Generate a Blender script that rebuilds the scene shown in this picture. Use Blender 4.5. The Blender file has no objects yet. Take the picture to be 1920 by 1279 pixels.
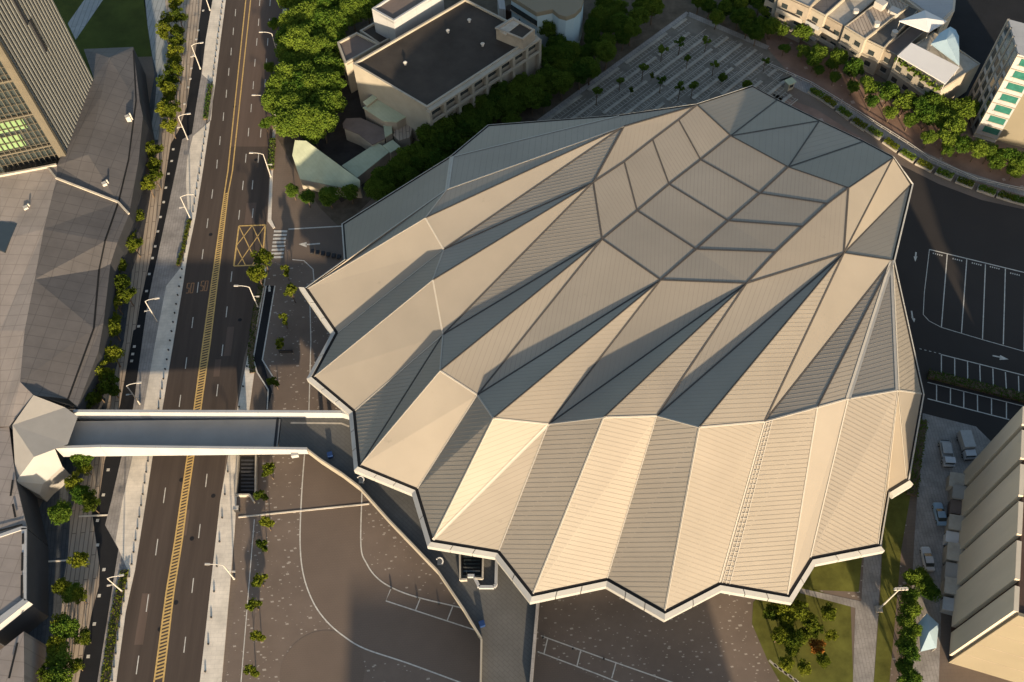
import bpy, bmesh, math, random
import numpy as np
from mathutils import Vector, Matrix
random.seed(7)
SC=bpy.context.scene; COL=SC.collection
# ---------------------------------------------------------------- camera model (drone, 170 m up)
CX,CY,FPX,HC=960.0,639.5,1838.0,170.0
_dn=np.array([40.0,1128.5,FPX]); _dn/=np.linalg.norm(_dn)
_y=np.array([0,0,1.0])-_dn*_dn[2]; _y/=np.linalg.norm(_y)
_x=np.cross(_y,-_dn); R=np.array([_x,_y,-_dn])
def at(px,py,z=0.0):
    r=R@np.array([px-CX,py-CY,FPX]); t=(z-HC)/r[2]
    return Vector((r[0]*t,r[1]*t,z))
cam=bpy.data.cameras.new('camera'); co=bpy.data.objects.new('camera',cam); COL.objects.link(co)
m=Matrix.Identity(4)
for i in range(3):
    m[i][0]=R[i][0]; m[i][1]=-R[i][1]; m[i][2]=-R[i][2]
m[2][3]=HC; co.matrix_world=m
cam.sensor_width=36; cam.lens=FPX/1920*36; cam.clip_start=1; cam.clip_end=3000
SC.camera=co
# ---------------------------------------------------------------- light
AZ,EL=math.radians(9.0),math.radians(11.5)
SUN=Vector((math.sin(AZ)*math.cos(EL),-math.cos(AZ)*math.cos(EL),math.sin(EL)))
sl=bpy.data.lights.new('sun','SUN'); sl.energy=5.0; sl.angle=math.radians(0.9); sl.color=(1.0,0.81,0.58)
so=bpy.data.objects.new('sun',sl); COL.objects.link(so); so.rotation_euler=SUN.to_track_quat('Z','Y').to_euler()
w=bpy.data.worlds.new('World'); SC.world=w; w.use_nodes=True
nt=w.node_tree; bg=nt.nodes['Background']; sk=nt.nodes.new('ShaderNodeTexSky'); sk.sky_type='NISHITA'; sk.sun_disc=False
sk.sun_elevation=EL; sk.sun_rotation=math.radians(180-9); sk.air_density=1.0; sk.dust_density=1.5; sk.ozone_density=1.0
nt.links.new(sk.outputs[0],bg.inputs[0]); bg.inputs[1].default_value=0.125
SC.view_settings.view_transform='Standard'; SC.view_settings.look='None'; SC.view_settings.exposure=1.12; SC.view_settings.gamma=1
# ---------------------------------------------------------------- materials
def mat(name,col,rough=0.75,var=0.12,scale=0.25,metal=0.0,bump=0.0,bscale=8.0,streak=None,spec=0.12):
    m=bpy.data.materials.new(name); m.use_nodes=True; n=m.node_tree; b=n.nodes['Principled BSDF']
    b.inputs['Roughness'].default_value=rough; b.inputs['Metallic'].default_value=metal
    b.inputs['Specular IOR Level'].default_value=spec
    tc=n.nodes.new('ShaderNodeTexCoord'); mp=n.nodes.new('ShaderNodeMapping'); n.links.new(tc.outputs['Object'],mp.inputs[0])
    if streak: mp.inputs['Scale'].default_value=streak
    no=n.nodes.new('ShaderNodeTexNoise'); no.inputs['Scale'].default_value=scale; no.inputs['Detail'].default_value=6; no.inputs['Roughness'].default_value=0.65
    n.links.new(mp.outputs[0],no.inputs['Vector'])
    mr=n.nodes.new('ShaderNodeMapRange'); mr.inputs[1].default_value=0.3; mr.inputs[2].default_value=0.7
    mr.inputs[3].default_value=1-var; mr.inputs[4].default_value=1+var; n.links.new(no.outputs[0],mr.inputs[0])
    mx=n.nodes.new('ShaderNodeVectorMath'); mx.operation='SCALE'; mx.inputs[0].default_value=col[:3]
    n.links.new(mr.outputs[0],mx.inputs['Scale']); n.links.new(mx.outputs[0],b.inputs['Base Color'])
    m['out']='x'
    if bump:
        n2=n.nodes.new('ShaderNodeTexNoise'); n2.inputs['Scale'].default_value=bscale; n.links.new(tc.outputs['Object'],n2.inputs['Vector'])
        bp=n.nodes.new('ShaderNodeBump'); bp.inputs['Strength'].default_value=bump; n.links.new(n2.outputs[0],bp.inputs['Height']); n.links.new(bp.outputs[0],b.inputs['Normal'])
    return m
def overlay(m,build):
    """build(n, prev_socket)->socket : adds a pattern after the base colour"""
    n=m.node_tree; b=n.nodes['Principled BSDF']; l=b.inputs['Base Color'].links[0]; s=l.from_socket
    o=build(n,s); n.links.new(o,b.inputs['Base Color'])
def mixc(n,fac,a,colb):
    x=n.nodes.new('ShaderNodeMix'); x.data_type='RGBA'; n.links.new(fac,x.inputs[0]); n.links.new(a,x.inputs[6]); x.inputs[7].default_value=(*colb,1); return x.outputs[2]
def chips(m,colb,scale=0.35,th=0.1,stretch=(1,1,1)):
    def f(n,s):
        tc=n.nodes.new('ShaderNodeTexCoord'); mp=n.nodes.new('ShaderNodeMapping'); mp.inputs['Scale'].default_value=stretch; mp.inputs['Rotation'].default_value=(0,0,0.6)
        n.links.new(tc.outputs['Object'],mp.inputs[0])
        v=n.nodes.new('ShaderNodeTexVoronoi'); v.inputs['Scale'].default_value=scale; v.distance='MANHATTAN'; n.links.new(mp.outputs[0],v.inputs['Vector'])
        vm=n.nodes.new('ShaderNodeSeparateColor'); n.links.new(v.outputs['Color'],vm.inputs[0])
        mu=n.nodes.new('ShaderNodeMath'); mu.operation='MULTIPLY'; mu.inputs[1].default_value=th; n.links.new(vm.outputs[0],mu.inputs[0])
        c=n.nodes.new('ShaderNodeMath'); c.operation='LESS_THAN'; n.links.new(v.outputs['Distance'],c.inputs[0]); n.links.new(mu.outputs[0],c.inputs[1])
        k=n.nodes.new('ShaderNodeMath'); k.operation='MULTIPLY'; k.inputs[1].default_value=0.75; n.links.new(c.outputs[0],k.inputs[0])
        return mixc(n,k.outputs[0],s,colb)
    overlay(m,f)
def tiles(m,colb,size=2.0,ratio=0.5,mortar=0.03,rot=0.0,fac=0.5,offset=0.5):
    def f(n,s):
        tc=n.nodes.new('ShaderNodeTexCoord'); mp=n.nodes.new('ShaderNodeMapping'); mp.inputs['Rotation'].default_value=(0,0,rot); n.links.new(tc.outputs['Object'],mp.inputs[0])
        v=n.nodes.new('ShaderNodeTexBrick'); v.inputs['Scale'].default_value=1.0; v.inputs['Brick Width'].default_value=size; v.inputs['Row Height'].default_value=size*ratio
        v.offset=offset; v.inputs['Mortar Size'].default_value=mortar; v.inputs['Mortar Smooth'].default_value=0.3
        n.links.new(mp.outputs[0],v.inputs['Vector'])
        k=n.nodes.new('ShaderNodeMath'); k.operation='MULTIPLY'; k.inputs[1].default_value=fac; n.links.new(v.outputs['Fac'],k.inputs[0])
        return mixc(n,k.outputs[0],s,colb)
    overlay(m,f)
M={}
M['ground']=mat('paving brown',(0.155,0.118,0.090),0.85,0.18,0.08)
tiles(M['ground'],(0.09,0.07,0.055),1.2,0.5,0.03,0.03,0.35)
M['plaza']=mat('paving speckled',(0.155,0.118,0.092),0.85,0.16,0.1); chips(M['plaza'],(0.40,0.35,0.29),0.9,0.42,(1,1.9,1))
M['driveway']=mat('paving plain brown',(0.148,0.111,0.085),0.85,0.12,0.07,bump=0.1); tiles(M['driveway'],(0.1,0.077,0.06),0.6,0.5,0.03,0.1,0.4)
M['redpave']=mat('red paving',(0.21,0.135,0.10),0.85,0.25,0.2); chips(M['redpave'],(0.36,0.29,0.24),0.5,0.4)
M['asphalt']=mat('asphalt',(0.070,0.053,0.042),0.85,0.2,0.5,streak=(1,0.05,1),bump=0.15,bscale=6)
M['asphalt2']=mat('asphalt brown',(0.110,0.078,0.060),0.85,0.14,0.5,streak=(1,0.05,1),bump=0.15,bscale=6)
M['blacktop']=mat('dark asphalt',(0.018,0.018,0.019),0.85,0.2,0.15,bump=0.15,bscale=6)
M['lot']=mat('parking asphalt',(0.040,0.034,0.030),0.8,0.12,0.05,bump=0.1,bscale=6)
M['white']=mat('road paint white',(0.50,0.47,0.41),0.7,0.25,1.5)
M['yellow']=mat('road paint yellow',(0.50,0.33,0.12),0.7,0.25,1.5)
M['orange']=mat('road paint worn orange',(0.30,0.16,0.08),0.8,0.3,2)
M['side']=mat('sidewalk pale',(0.60,0.53,0.43),0.85,0.22,0.25); tiles(M['side'],(0.26,0.22,0.18),1.5,0.5,0.04,0.0,0.22)
M['conc']=mat('concrete paving grey',(0.27,0.245,0.22),0.85,0.3,0.3); tiles(M['conc'],(0.15,0.13,0.11),1.6,0.35,0.05,1.57,0.5)
M['plank']=mat('plank paving',(0.36,0.29,0.22),0.85,0.25,0.5,streak=(1,0.2,1)); tiles(M['plank'],(0.13,0.10,0.075),9.0,0.09,0.10,1.50,0.8)
M['slate']=mat('slate planks',(0.062,0.068,0.074),0.8,0.25,0.5); tiles(M['slate'],(0.04,0.045,0.05),7.0,0.1,0.08,1.45,0.8)
M['walkgrey']=mat('grey plank path',(0.27,0.28,0.27),0.8,0.12,0.4); tiles(M['walkgrey'],(0.14,0.15,0.15),12.0,0.1,0.10,1.62,0.7)
M['lawn']=mat('lawn',(0.050,0.062,0.012),0.95,0.35,0.12,bump=0.3,bscale=12)
M['lawn2']=mat('dry lawn',(0.105,0.104,0.022),0.95,0.45,0.2,bump=0.3,bscale=12)
M['deck']=mat('deck tiles grey',(0.105,0.100,0.090),0.8,0.14,0.15); tiles(M['deck'],(0.06,0.056,0.05),1.2,0.5,0.05,0.78,0.45)
M['roof']=mat('champagne metal',(0.264,0.228,0.180),0.55,0.05,0.12,metal=0.1,spec=0.25)
def perobj(m,amt):
    def f(n,s_):
        oi=n.nodes.new('ShaderNodeObjectInfo'); mr=n.nodes.new('ShaderNodeMapRange'); mr.inputs[3].default_value=1-amt; mr.inputs[4].default_value=1+amt; n.links.new(oi.outputs['Random'],mr.inputs[0])
        no=n.nodes.new('ShaderNodeTexNoise'); no.inputs['Scale'].default_value=0.045; no.inputs['Detail'].default_value=3
        tc=n.nodes.new('ShaderNodeTexCoord'); n.links.new(tc.outputs['Object'],no.inputs['Vector'])
        m2=n.nodes.new('ShaderNodeMapRange'); m2.inputs[1].default_value=.3; m2.inputs[2].default_value=.7; m2.inputs[3].default_value=.93; m2.inputs[4].default_value=1.07; n.links.new(no.outputs[0],m2.inputs[0])
        k=n.nodes.new('ShaderNodeMath'); k.operation='MULTIPLY'; n.links.new(mr.outputs[0],k.inputs[0]); n.links.new(m2.outputs[0],k.inputs[1])
        v=n.nodes.new('ShaderNodeVectorMath'); v.operation='SCALE'; n.links.new(s_,v.inputs[0]); n.links.new(k.outputs[0],v.inputs['Scale'])
        st=n.nodes.new('ShaderNodeTexNoise'); st.inputs['Scale'].default_value=0.33; st.inputs['Detail'].default_value=9; st.inputs['Roughness'].default_value=.7; n.links.new(tc.outputs['Object'],st.inputs['Vector'])
        sm=n.nodes.new('ShaderNodeMapRange'); sm.inputs[1].default_value=.64; sm.inputs[2].default_value=.80; sm.inputs[3].default_value=0; sm.inputs[4].default_value=.55; n.links.new(st.outputs[0],sm.inputs[0])
        return mixc(n,sm.outputs[0],v.outputs[0],(.10,.085,.065))
    overlay(m,f)
perobj(M['roof'],0.05)
M['rib']=mat('seam metal darkened for shade and dirt',(0.232,0.198,0.154),0.55,0.05,0.12,metal=0.1,spec=0.2)  # darker than the panels to paint the shade and dirt lines at seams
M['seam']=mat('dark seam metal',(0.070,0.062,0.055),0.6,0.1,1)
M['ridge']=mat('pale ridge metal',(0.38,0.345,0.29),0.45,0.06,1)
M['gutter']=mat('gutter black',(0.018,0.017,0.016),0.7,0.1,1)
M['fascia']=mat('fascia white',(0.33,0.32,0.295),0.5,0.06,0.3)
M['glass']=mat('dark glass',(0.030,0.038,0.038),0.12,0.1,0.5,spec=0.8)
M['greenglass']=mat('green glass',(0.03,0.13,0.10),0.15,0.2,1,spec=0.8)
M['white_conc']=mat('white concrete',(0.34,0.335,0.325),0.7,0.07,0.2)
tiles(M['white_conc'],(0.20,0.195,0.18),6.0,0.5,0.05,0.0,0.35)
M['grey_conc']=mat('grey panel',(0.285,0.265,0.235),0.7,0.08,0.2)
M['podium']=mat('podium tiles shaded tone',(0.108,0.098,0.092),0.6,0.16,0.15); tiles(M['podium'],(0.06,0.055,0.052),2.9,0.8,0.08,0.10,0.6,0.0)  # darkened copy, paints the shade on slopes turned from the sun
M['podium_lit']=mat('podium tiles lit tone',(0.25,0.215,0.188),0.6,0.16,0.15); tiles(M['podium_lit'],(0.16,0.135,0.115),2.6,0.9,0.10,0.14,0.55,0.0)  # lighter copy of the same tiles, paints the sunlit faces
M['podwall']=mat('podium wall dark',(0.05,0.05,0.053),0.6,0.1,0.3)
M['fin']=mat('tower fins',(0.155,0.158,0.148),0.5,0.08,0.2)
M['finback']=mat('tower back panel',(0.06,0.063,0.063),0.5,0.1,0.2)
M['mull']=mat('mullion bronze',(0.10,0.088,0.066),0.5,0.1,0.5)
M['lit_interior_panel']=mat('green lit interior',(0.15,0.23,0.11),0.6,0.2,0.3)  # green tone paints the lit interior floors seen through the glass
M['roofdark']=mat('bitumen roof',(0.050,0.041,0.033),0.85,0.3,0.12)
M['roofbrown']=mat('brown roof',(0.15,0.115,0.095),0.8,0.15,0.3)
M['cream']=mat('cream render',(0.33,0.29,0.225),0.8,0.12,0.25)
M['tan']=mat('tan render',(0.30,0.25,0.19),0.8,0.2,0.35)
M['greenroof']=mat('pale green sheet',(0.38,0.40,0.27),0.6,0.14,0.3); tiles(M['greenroof'],(0.26,0.32,0.21),8,0.09,0.03,0.9,0.5)
M['mint']=mat('mint sheet',(0.33,0.52,0.40),0.6,0.1,0.3)
M['yard']=mat('yard dark',(0.045,0.038,0.033),0.85,0.3,0.3)
M['dirt']=mat('leaf litter',(0.10,0.078,0.055),0.95,0.35,0.4,bump=0.3,bscale=5)
M['metal']=mat('lamp metal',(0.42,0.39,0.34),0.45,0.05,1)
M['dark']=mat('dark metal',(0.03,0.03,0.032),0.5,0.1,1)
M['rubber']=mat('rubber',(0.02,0.02,0.02),0.9,0.1,1)
M['tent']=mat('white membrane',(0.56,0.54,0.51),0.6,0.03,0.3)
M['tentblue']=mat('pale blue membrane',(0.34,0.44,0.48),0.6,0.05,0.3)
M['carblue']=mat('car paint pale blue',(0.20,0.29,0.37),0.3,0.05,1,spec=0.6)
M['carwhite']=mat('car paint white',(0.42,0.42,0.42),0.3,0.03,1,spec=0.6)
M['trailer']=mat('truck box grey',(0.36,0.35,0.33),0.5,0.1,1)
M['bin']=mat('blue plastic',(0.015,0.035,0.10),0.5,0.1,1)
M['trunk']=mat('bark',(0.12,0.085,0.055),0.95,0.25,3)
M['stone']=mat('planter stone',(0.36,0.32,0.26),0.85,0.2,0.6)
M['redkerb']=mat('red kerb',(0.30,0.06,0.05),0.8,0.2,1)
M['brick']=mat('red brown panel',(0.07,0.045,0.035),0.8,0.2,0.5)
M['panel']=mat('grey cladding',(0.50,0.43,0.33),0.75,0.1,0.15,streak=(1,1,0.15))
M['sunpanel']=mat('beige cladding',(0.195,0.168,0.118),0.75,0.06,0.1)
M['scooter']=mat('scooter lot paving',(0.165,0.142,0.112),0.85,0.25,0.3,bump=0.2,bscale=3)
M['kerb']=mat('kerb stone',(0.34,0.30,0.24),0.85,0.25,0.5)
def leafmat(name,a,b,trans=0.25):
    m=bpy.data.materials.new(name); m.use_nodes=True; n=m.node_tree; n.nodes.remove(n.nodes['Principled BSDF']); out=n.nodes['Material Output']
    tc=n.nodes.new('ShaderNodeTexCoord'); no=n.nodes.new('ShaderNodeTexNoise'); no.inputs['Scale'].default_value=0.9; no.inputs['Detail'].default_value=4
    n.links.new(tc.outputs['Object'],no.inputs['Vector'])
    oi=n.nodes.new('ShaderNodeObjectInfo'); ad=n.nodes.new('ShaderNodeMath'); ad.operation='MULTIPLY_ADD'; ad.inputs[1].default_value=0.5; n.links.new(oi.outputs['Random'],ad.inputs[0]); n.links.new(no.outputs[0],ad.inputs[2])
    cr=n.nodes.new('ShaderNodeValToRGB'); cr.color_ramp.elements[0].position=0.45; cr.color_ramp.elements[0].color=(*a,1); cr.color_ramp.elements[1].position=1.0; cr.color_ramp.elements[1].color=(*b,1)
    n.links.new(ad.outputs[0],cr.inputs[0])
    d=n.nodes.new('ShaderNodeBsdfDiffuse'); t=n.nodes.new('ShaderNodeBsdfTranslucent'); mx=n.nodes.new('ShaderNodeMixShader'); mx.inputs[0].default_value=trans
    n.links.new(cr.outputs[0],d.inputs[0]); n.links.new(cr.outputs[0],t.inputs[0]); n.links.new(d.outputs[0],mx.inputs[1]); n.links.new(t.outputs[0],mx.inputs[2]); n.links.new(mx.outputs[0],out.inputs[0])
    return m
M['leaf']=leafmat('leaves green',(0.042,0.090,0.013),(0.135,0.185,0.024))
M['leafy']=leafmat('leaves yellow green',(0.042,0.066,0.009),(0.145,0.160,0.017))
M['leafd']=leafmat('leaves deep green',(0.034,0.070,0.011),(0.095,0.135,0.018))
M['leafo']=leafmat('leaves orange',(0.20,0.085,0.015),(0.30,0.13,0.03))
# ---------------------------------------------------------------- mesh helpers
class MB:
    def __init__(s): s.v=[]; s.f=[]
    def poly(s,pts):
        i=len(s.v); s.v+=[Vector(p) for p in pts]; s.f.append(list(range(i,i+len(pts))))
    def prism(s,pts,z0,z1,top=True,bottom=False):
        pts=[Vector(p) for p in pts]; ar=sum(pts[i].x*pts[(i+1)%len(pts)].y-pts[(i+1)%len(pts)].x*pts[i].y for i in range(len(pts)))
        if ar<0: pts=pts[::-1]
        n=len(pts); i=len(s.v); s.v+=[Vector((p.x,p.y,z0)) for p in pts]+[Vector((p.x,p.y,z1)) for p in pts]
        for k in range(n): s.f.append([i+k,i+(k+1)%n,i+n+(k+1)%n,i+n+k])
        if top: s.f.append([i+n+k for k in range(n)])
        if bottom: s.f.append([i+k for k in range(n)][::-1])
    def obox(s,c,ux,sx,sy,z0,z1):
        c=Vector(c); ux=Vector((ux[0],ux[1],0)).normalized(); uy=Vector((-ux.y,ux.x,0))
        s.prism([c-ux*sx/2-uy*sy/2,c+ux*sx/2-uy*sy/2,c+ux*sx/2+uy*sy/2,c-ux*sx/2+uy*sy/2],z0,z1,True,True)
    def beam(s,a,b,w,h,up=Vector((0,0,1)),lift=0.0):
        a=Vector(a);b=Vector(b); d=(b-a)
        if d.length<1e-4: return
        d.normalize(); sd=d.cross(up).normalized(); u=sd.cross(d).normalized()
        i=len(s.v)
        for p in (a,b):
            for q in ((-1,0),(1,0),(1,1),(-1,1)): s.v.append(p+sd*q[0]*w/2+u*(q[1]*h+lift))
        s.f+=[[i,i+1,i+5,i+4],[i+1,i+2,i+6,i+5],[i+2,i+3,i+7,i+6],[i+3,i,i+4,i+7],[i+3,i+2,i+1,i],[i+4,i+5,i+6,i+7]]
    def tube(s,a,b,r0,r1,n=8):
        a=Vector(a);b=Vector(b); d=(b-a).normalized(); o=Vector((0,0,1)) if abs(d.z)<0.9 else Vector((1,0,0)); x=d.cross(o).normalized(); y=d.cross(x)
        i=len(s.v)
        for p,r in ((a,r0),(b,r1)):
            for k in range(n): t=2*math.pi*k/n; s.v.append(p+(x*math.cos(t)+y*math.sin(t))*r)
        for k in range(n): s.f.append([i+k,i+(k+1)%n,i+n+(k+1)%n,i+n+k])
        s.f.append([i+n+k for k in range(n)]); s.f.append([i+k for k in range(n)][::-1])
    def strip(s,pts,w,z):
        pts=[Vector((p[0],p[1],0)) for p in pts]; n=len(pts); L=[]
        for k in range(n):
            a=pts[max(k-1,0)];b=pts[min(k+1,n-1)]; d=(b-a).normalized(); nn=Vector((-d.y,d.x,0)); L.append((pts[k]-nn*w/2,pts[k]+nn*w/2))
        for k in range(n-1): s.poly([(*L[k][0].xy,z),(*L[k+1][0].xy,z),(*L[k+1][1].xy,z),(*L[k][1].xy,z)])
    def wallstrip(s,pts,w,z0,z1):
        for a,b in zip(pts[:-1],pts[1:]):
            a=Vector((a[0],a[1],0));b=Vector((b[0],b[1],0)); s.obox((a+b)/2,b-a,(b-a).length,w,z0,z1)
    def build(s,name,m,parent=None,smooth=False):
        off=Vector(parent_world(parent)) if parent else Vector((0,0,0))
        me=bpy.data.meshes.new(name); me.from_pydata([tuple(v-off) for v in s.v],[],s.f); me.update()
        me.materials.append(m if not isinstance(m,str) else M[m])
        if smooth: me.polygons.foreach_set('use_smooth',[True]*len(me.polygons))
        o=bpy.data.objects.new(name,me); COL.objects.link(o)
        if parent: o.parent=parent
        return o
def parent_world(p):
    v=Vector((0,0,0))
    while p: v=v+p.location; p=p.parent
    return v
def thing(name,label,cat,loc,group=None):
    o=bpy.data.objects.new(name,None); COL.objects.link(o); o.location=loc; o.empty_display_size=0.5
    return tag(o,label,cat,group)
def tag(o,label,cat,group=None):
    o['label']=label; o['category']=cat
    if group: o['group']=group
    return o
def struct(o,kind='structure'): o['kind']=kind; return o
def P(l,z=0.0): return [at(x,y,z) for x,y in l]
def sheet(name,l,z,m):
    b=MB(); pts=P(l); ar=sum(pts[i].x*pts[(i+1)%len(pts)].y-pts[(i+1)%len(pts)].x*pts[i].y for i in range(len(pts)))
    if ar<0: pts=pts[::-1]
    b.poly([(p.x,p.y,z) for p in pts]); return struct(b.build(name,m))
def slab(name,l,z0,z1,m):
    b=MB(); b.prism(P(l),z0,z1); return struct(b.build(name,m))
ORD='first second third fourth fifth sixth seventh eighth ninth tenth eleventh twelfth thirteenth fourteenth fifteenth sixteenth seventeenth eighteenth nineteenth twentieth'.split()
TENS={2:'twenty',3:'thirty',4:'forty',5:'fifty',6:'sixty'}
def ordn(i):
    if i<20: return ORD[i]
    t,u=divmod(i+1,10)
    return TENS[t]+'-'+ORD[u-1] if u else {2:'twentieth',3:'thirtieth',4:'fortieth',5:'fiftieth',6:'sixtieth'}[t]
# ================================================================ GROUND AND ROADS
b=MB(); b.poly([(-900,-500,0),(900,-500,0),(900,1200,0),(-900,1200,0)]); struct(b.build('ground','ground'))
RL=[(424,0),(414,75),(405,150),(395,225),(381,320),(367.5,405),(352,480),(342,545),(326,640),(305,767),(286,861),(274,940),(254,1067),(236,1149),(218.6,1279)]
RR=[(531,0),(521,112),(514,160),(507.5,275),(505,320),(500,415),(498,440),(492,495),(487,527),(466,640),(458,670),(441,767),(424,856),(413,940),(375,1279)]
sheet('road',[(428,-30)]+RL+[(214,1310),(372,1310)]+RR[::-1]+[(534,-30)],0.02,'asphalt')
# wider northern carriageway is an older, browner surface
sheet('road',[(464,-30),(461,0),(446,160),(433,275),(508,275),(514,160),(521,112),(531,0),(534,-30)],0.03,'asphalt2')
YL=[(461,0),(427.5,320),(421,362),(381,640),(364,767),(351,859),(339,940),(328.6,1011),(312,1110),(289,1279)]
YR=[(470,0),(436,320),(428,362),(394.5,640),(376.5,767),(363,859),(351,940),(342,1011),(326,1110),(306,1279)]
b=MB()
for Lx in (YL,YR): b.strip([at(*p) for p in Lx],0.28,0.045)
# hatching between the two lines south of the opening
ya=[at(*p) for p in YL[2:]]; yb=[at(*p) for p in YR[2:]]
def along(pl,s):
    for a,c in zip(pl[:-1],pl[1:]):
        L=(c-a).length
        if s<=L: return a+(c-a)*(s/L)
        s-=L
    return None
s=0
while True:
    p=along(ya,s+0.5); q=along(yb,s)
    if p is None or q is None: break
    b.strip([p,q],0.30,0.042); s+=0.62
b.strip([at(483,320+20+0)-Vector((0,0,0)),at(483,340)+Vector((0,.01,0))],0.01,0.04)
# yellow box junction
bx=[(448,424),(498,422),(491,497),(438.5,499)]; bp=P(bx)
for i in range(4): b.strip([bp[i],bp[(i+1)%4]],0.32,0.046)
def bil(u,v): return (bp[0]*(1-u)+bp[1]*u)*(1-v)+(bp[3]*(1-u)+bp[2]*u)*v
for a,c in (((0,.0),(.85,1)),((.5,0),(1,.62)),((0,.52),(.42,1)),((1,0),(.12,1)),((.5,0),(0,.5)),((1,.62),(.65,1))): b.strip([bil(*a),bil(*c)],0.2,0.044)
struct(b.build('road_markings','yellow'))
b=MB()
def dash(px,py,L=2.7,z=0.045,w=0.17,az=-1.7):
    c=at(px,py); d=Vector((math.sin(math.radians(az)),math.cos(math.radians(az)),0)); b.strip([c-d*L/2,c+d*L/2],w,z)
for p in [(441.5,24),(437.5,59),(433.5,97),(429,135),(424.5,176),(419,219),(412.5,264),(407,308)]: dash(*p,az=-4)
for p in [(398,364),(389,419),(380,477),(371,539),(361,605),(349,681),(337.5,752)]: dash(*p,az=-2)
for p in [(487,5),(485,42),(481.5,79),(478,118),(475,160),(471,203),(466,248),(461,297)]: dash(*p,az=-3)
for p in [(506.5,5),(505,42),(502,79),(499.5,117),(497,156),(489,250),(484.5,297)]: dash(*p,az=-3)
for p in [(455.5,348),(473.5,347),(448.5,403),(474,400)]: dash(*p,az=-2)
for p in [(434,519),(425,585),(417,657),(407.5,732),(387,901),(374,996),(361.5,1098),(346.5,1209)]: dash(*p)
for p in [(308.5,929),(294,1026),(276.5,1131),(258,1247)]: dash(*p,L=3.1)
# zebra crossing
za,zb=P([(514,432),(507,488)]); zc,zd=P([(539,432),(530,487)])
for k in range(8):
    t=(k+0.3)/8; b.strip([za.lerp(zb,t),zc.lerp(zd,t)],0.55,0.04)
struct(b.build('road_markings','white'))
# worn orange lettering: the figure 50 painted in both west lanes
b=MB()
SEG={'5':[(0,2,1,2),(0,2,0,1),(0,1,1,1),(1,1,1,0),(1,0,0,0)],'0':[(0,0,1,0),(1,0,1,2),(1,2,0,2),(0,2,0,0)]}
for px,py in ((357,540),(383.5,536)):
    for k,ch in enumerate('50'):
        o=at(px,py)+Vector((-0.75+k*0.85,-1.3,0))
        for x0,y0,x1,y1 in SEG[ch]: b.strip([o+Vector((x0*.55,y0*1.25,0)),o+Vector((x1*.55,y1*1.25,0))],0.2,0.045)
struct(b.build('road_markings','orange'))
# ---- west side strips
WL=[(399,0),(386,75),(377,145),(368,200),(360,252),(342,262),(330,320),(310,415),(297,475),(287,520),(277,570),(267,640),(250,765),(226,866),(209,940),(204,940),(197.4,985),(222.6,1030),(240,1075)]
def xa(l,y):
    if y<=l[0][1]: return l[0][0]+(l[1][0]-l[0][0])*(y-l[0][1])/(l[1][1]-l[0][1])
    for (x0,y0),(x1,y1) in zip(l[:-1],l[1:]):
        if y0<=y<=y1: return x0+(x1-x0)*(y-y0)/max(y1-y0,1e-6)
    (x0,y0),(x1,y1)=l[-2:]; return x1+(x1-x0)*(y-y1)/(y1-y0)
def band(name,west,east,z,m,y0=-30,y1=1310,extra=()):
    ys=sorted({float(y0),float(y1)}|{float(p[1]) for p in west+east if y0<p[1]<y1}); b=MB()
    for a,c in zip(ys[:-1],ys[1:]):
        q=[at(xa(west,a),a),at(xa(west,c),c),at(xa(east,c),c),at(xa(east,a),a)]; b.poly([(p.x,p.y,z) for p in q])
    for a,c in zip(ys[:-1],ys[1:]):      # kerb face towards the road
        p,q=at(xa(east,a),a),at(xa(east,c),c); b.poly([(p.x,p.y,z),(q.x,q.y,z),(q.x,q.y,0),(p.x,p.y,0)])
    return struct(b.build(name,m))
PW=[(399,0),(386,75),(377,145),(368,200),(360,252),(342,262),(330,320),(310,415),(297,475),(287,520),(277,570),(267,640),(250,765),(226,866),(209,940),(197.4,985),(222.6,1030),(183,1279)]
band('pavement',PW,RL,0.12,'conc')
SW=[(399,0),(386,75),(379,140),(402,160),(396,226),(362,256),(351,300),(349,345),(353,400),(358,414),(348,470),(341,500),(312,537),(292,640),(270,765),(247,866),(230,940),(217,1017),(241,1072),(207,1279)]
band('sidewalk',SW,[(x-.3,y) for x,y in RL],0.135,'side')
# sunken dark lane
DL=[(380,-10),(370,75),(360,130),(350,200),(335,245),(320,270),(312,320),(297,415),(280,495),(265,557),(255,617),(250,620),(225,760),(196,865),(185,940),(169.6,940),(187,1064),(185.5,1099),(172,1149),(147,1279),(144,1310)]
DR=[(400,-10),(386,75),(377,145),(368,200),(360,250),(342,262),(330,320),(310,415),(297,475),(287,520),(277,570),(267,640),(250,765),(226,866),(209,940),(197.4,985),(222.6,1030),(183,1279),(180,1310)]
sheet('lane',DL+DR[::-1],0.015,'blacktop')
b=MB()
for p in [(381,20),(372,57),(368,74),(363,104),(359,128),(357,148),(353,164),(346,195),(325,280),(322,302),(316,326),(311,352),(307,379),(301,407),(296,434),(291,462),(286,484),(280,514),(275,546),(260,612),(252,650),(249,664),(247,677),(203,881),(194,928),(183,976),(183,1022),(195,1068),(186,1117),(177,1170),(165.6,1231)]:
    c=at(*p); b.obox(c,(1,0),0.55,0.55,0.0,0.05)
struct(b.build('lane_markings','white'))
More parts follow.
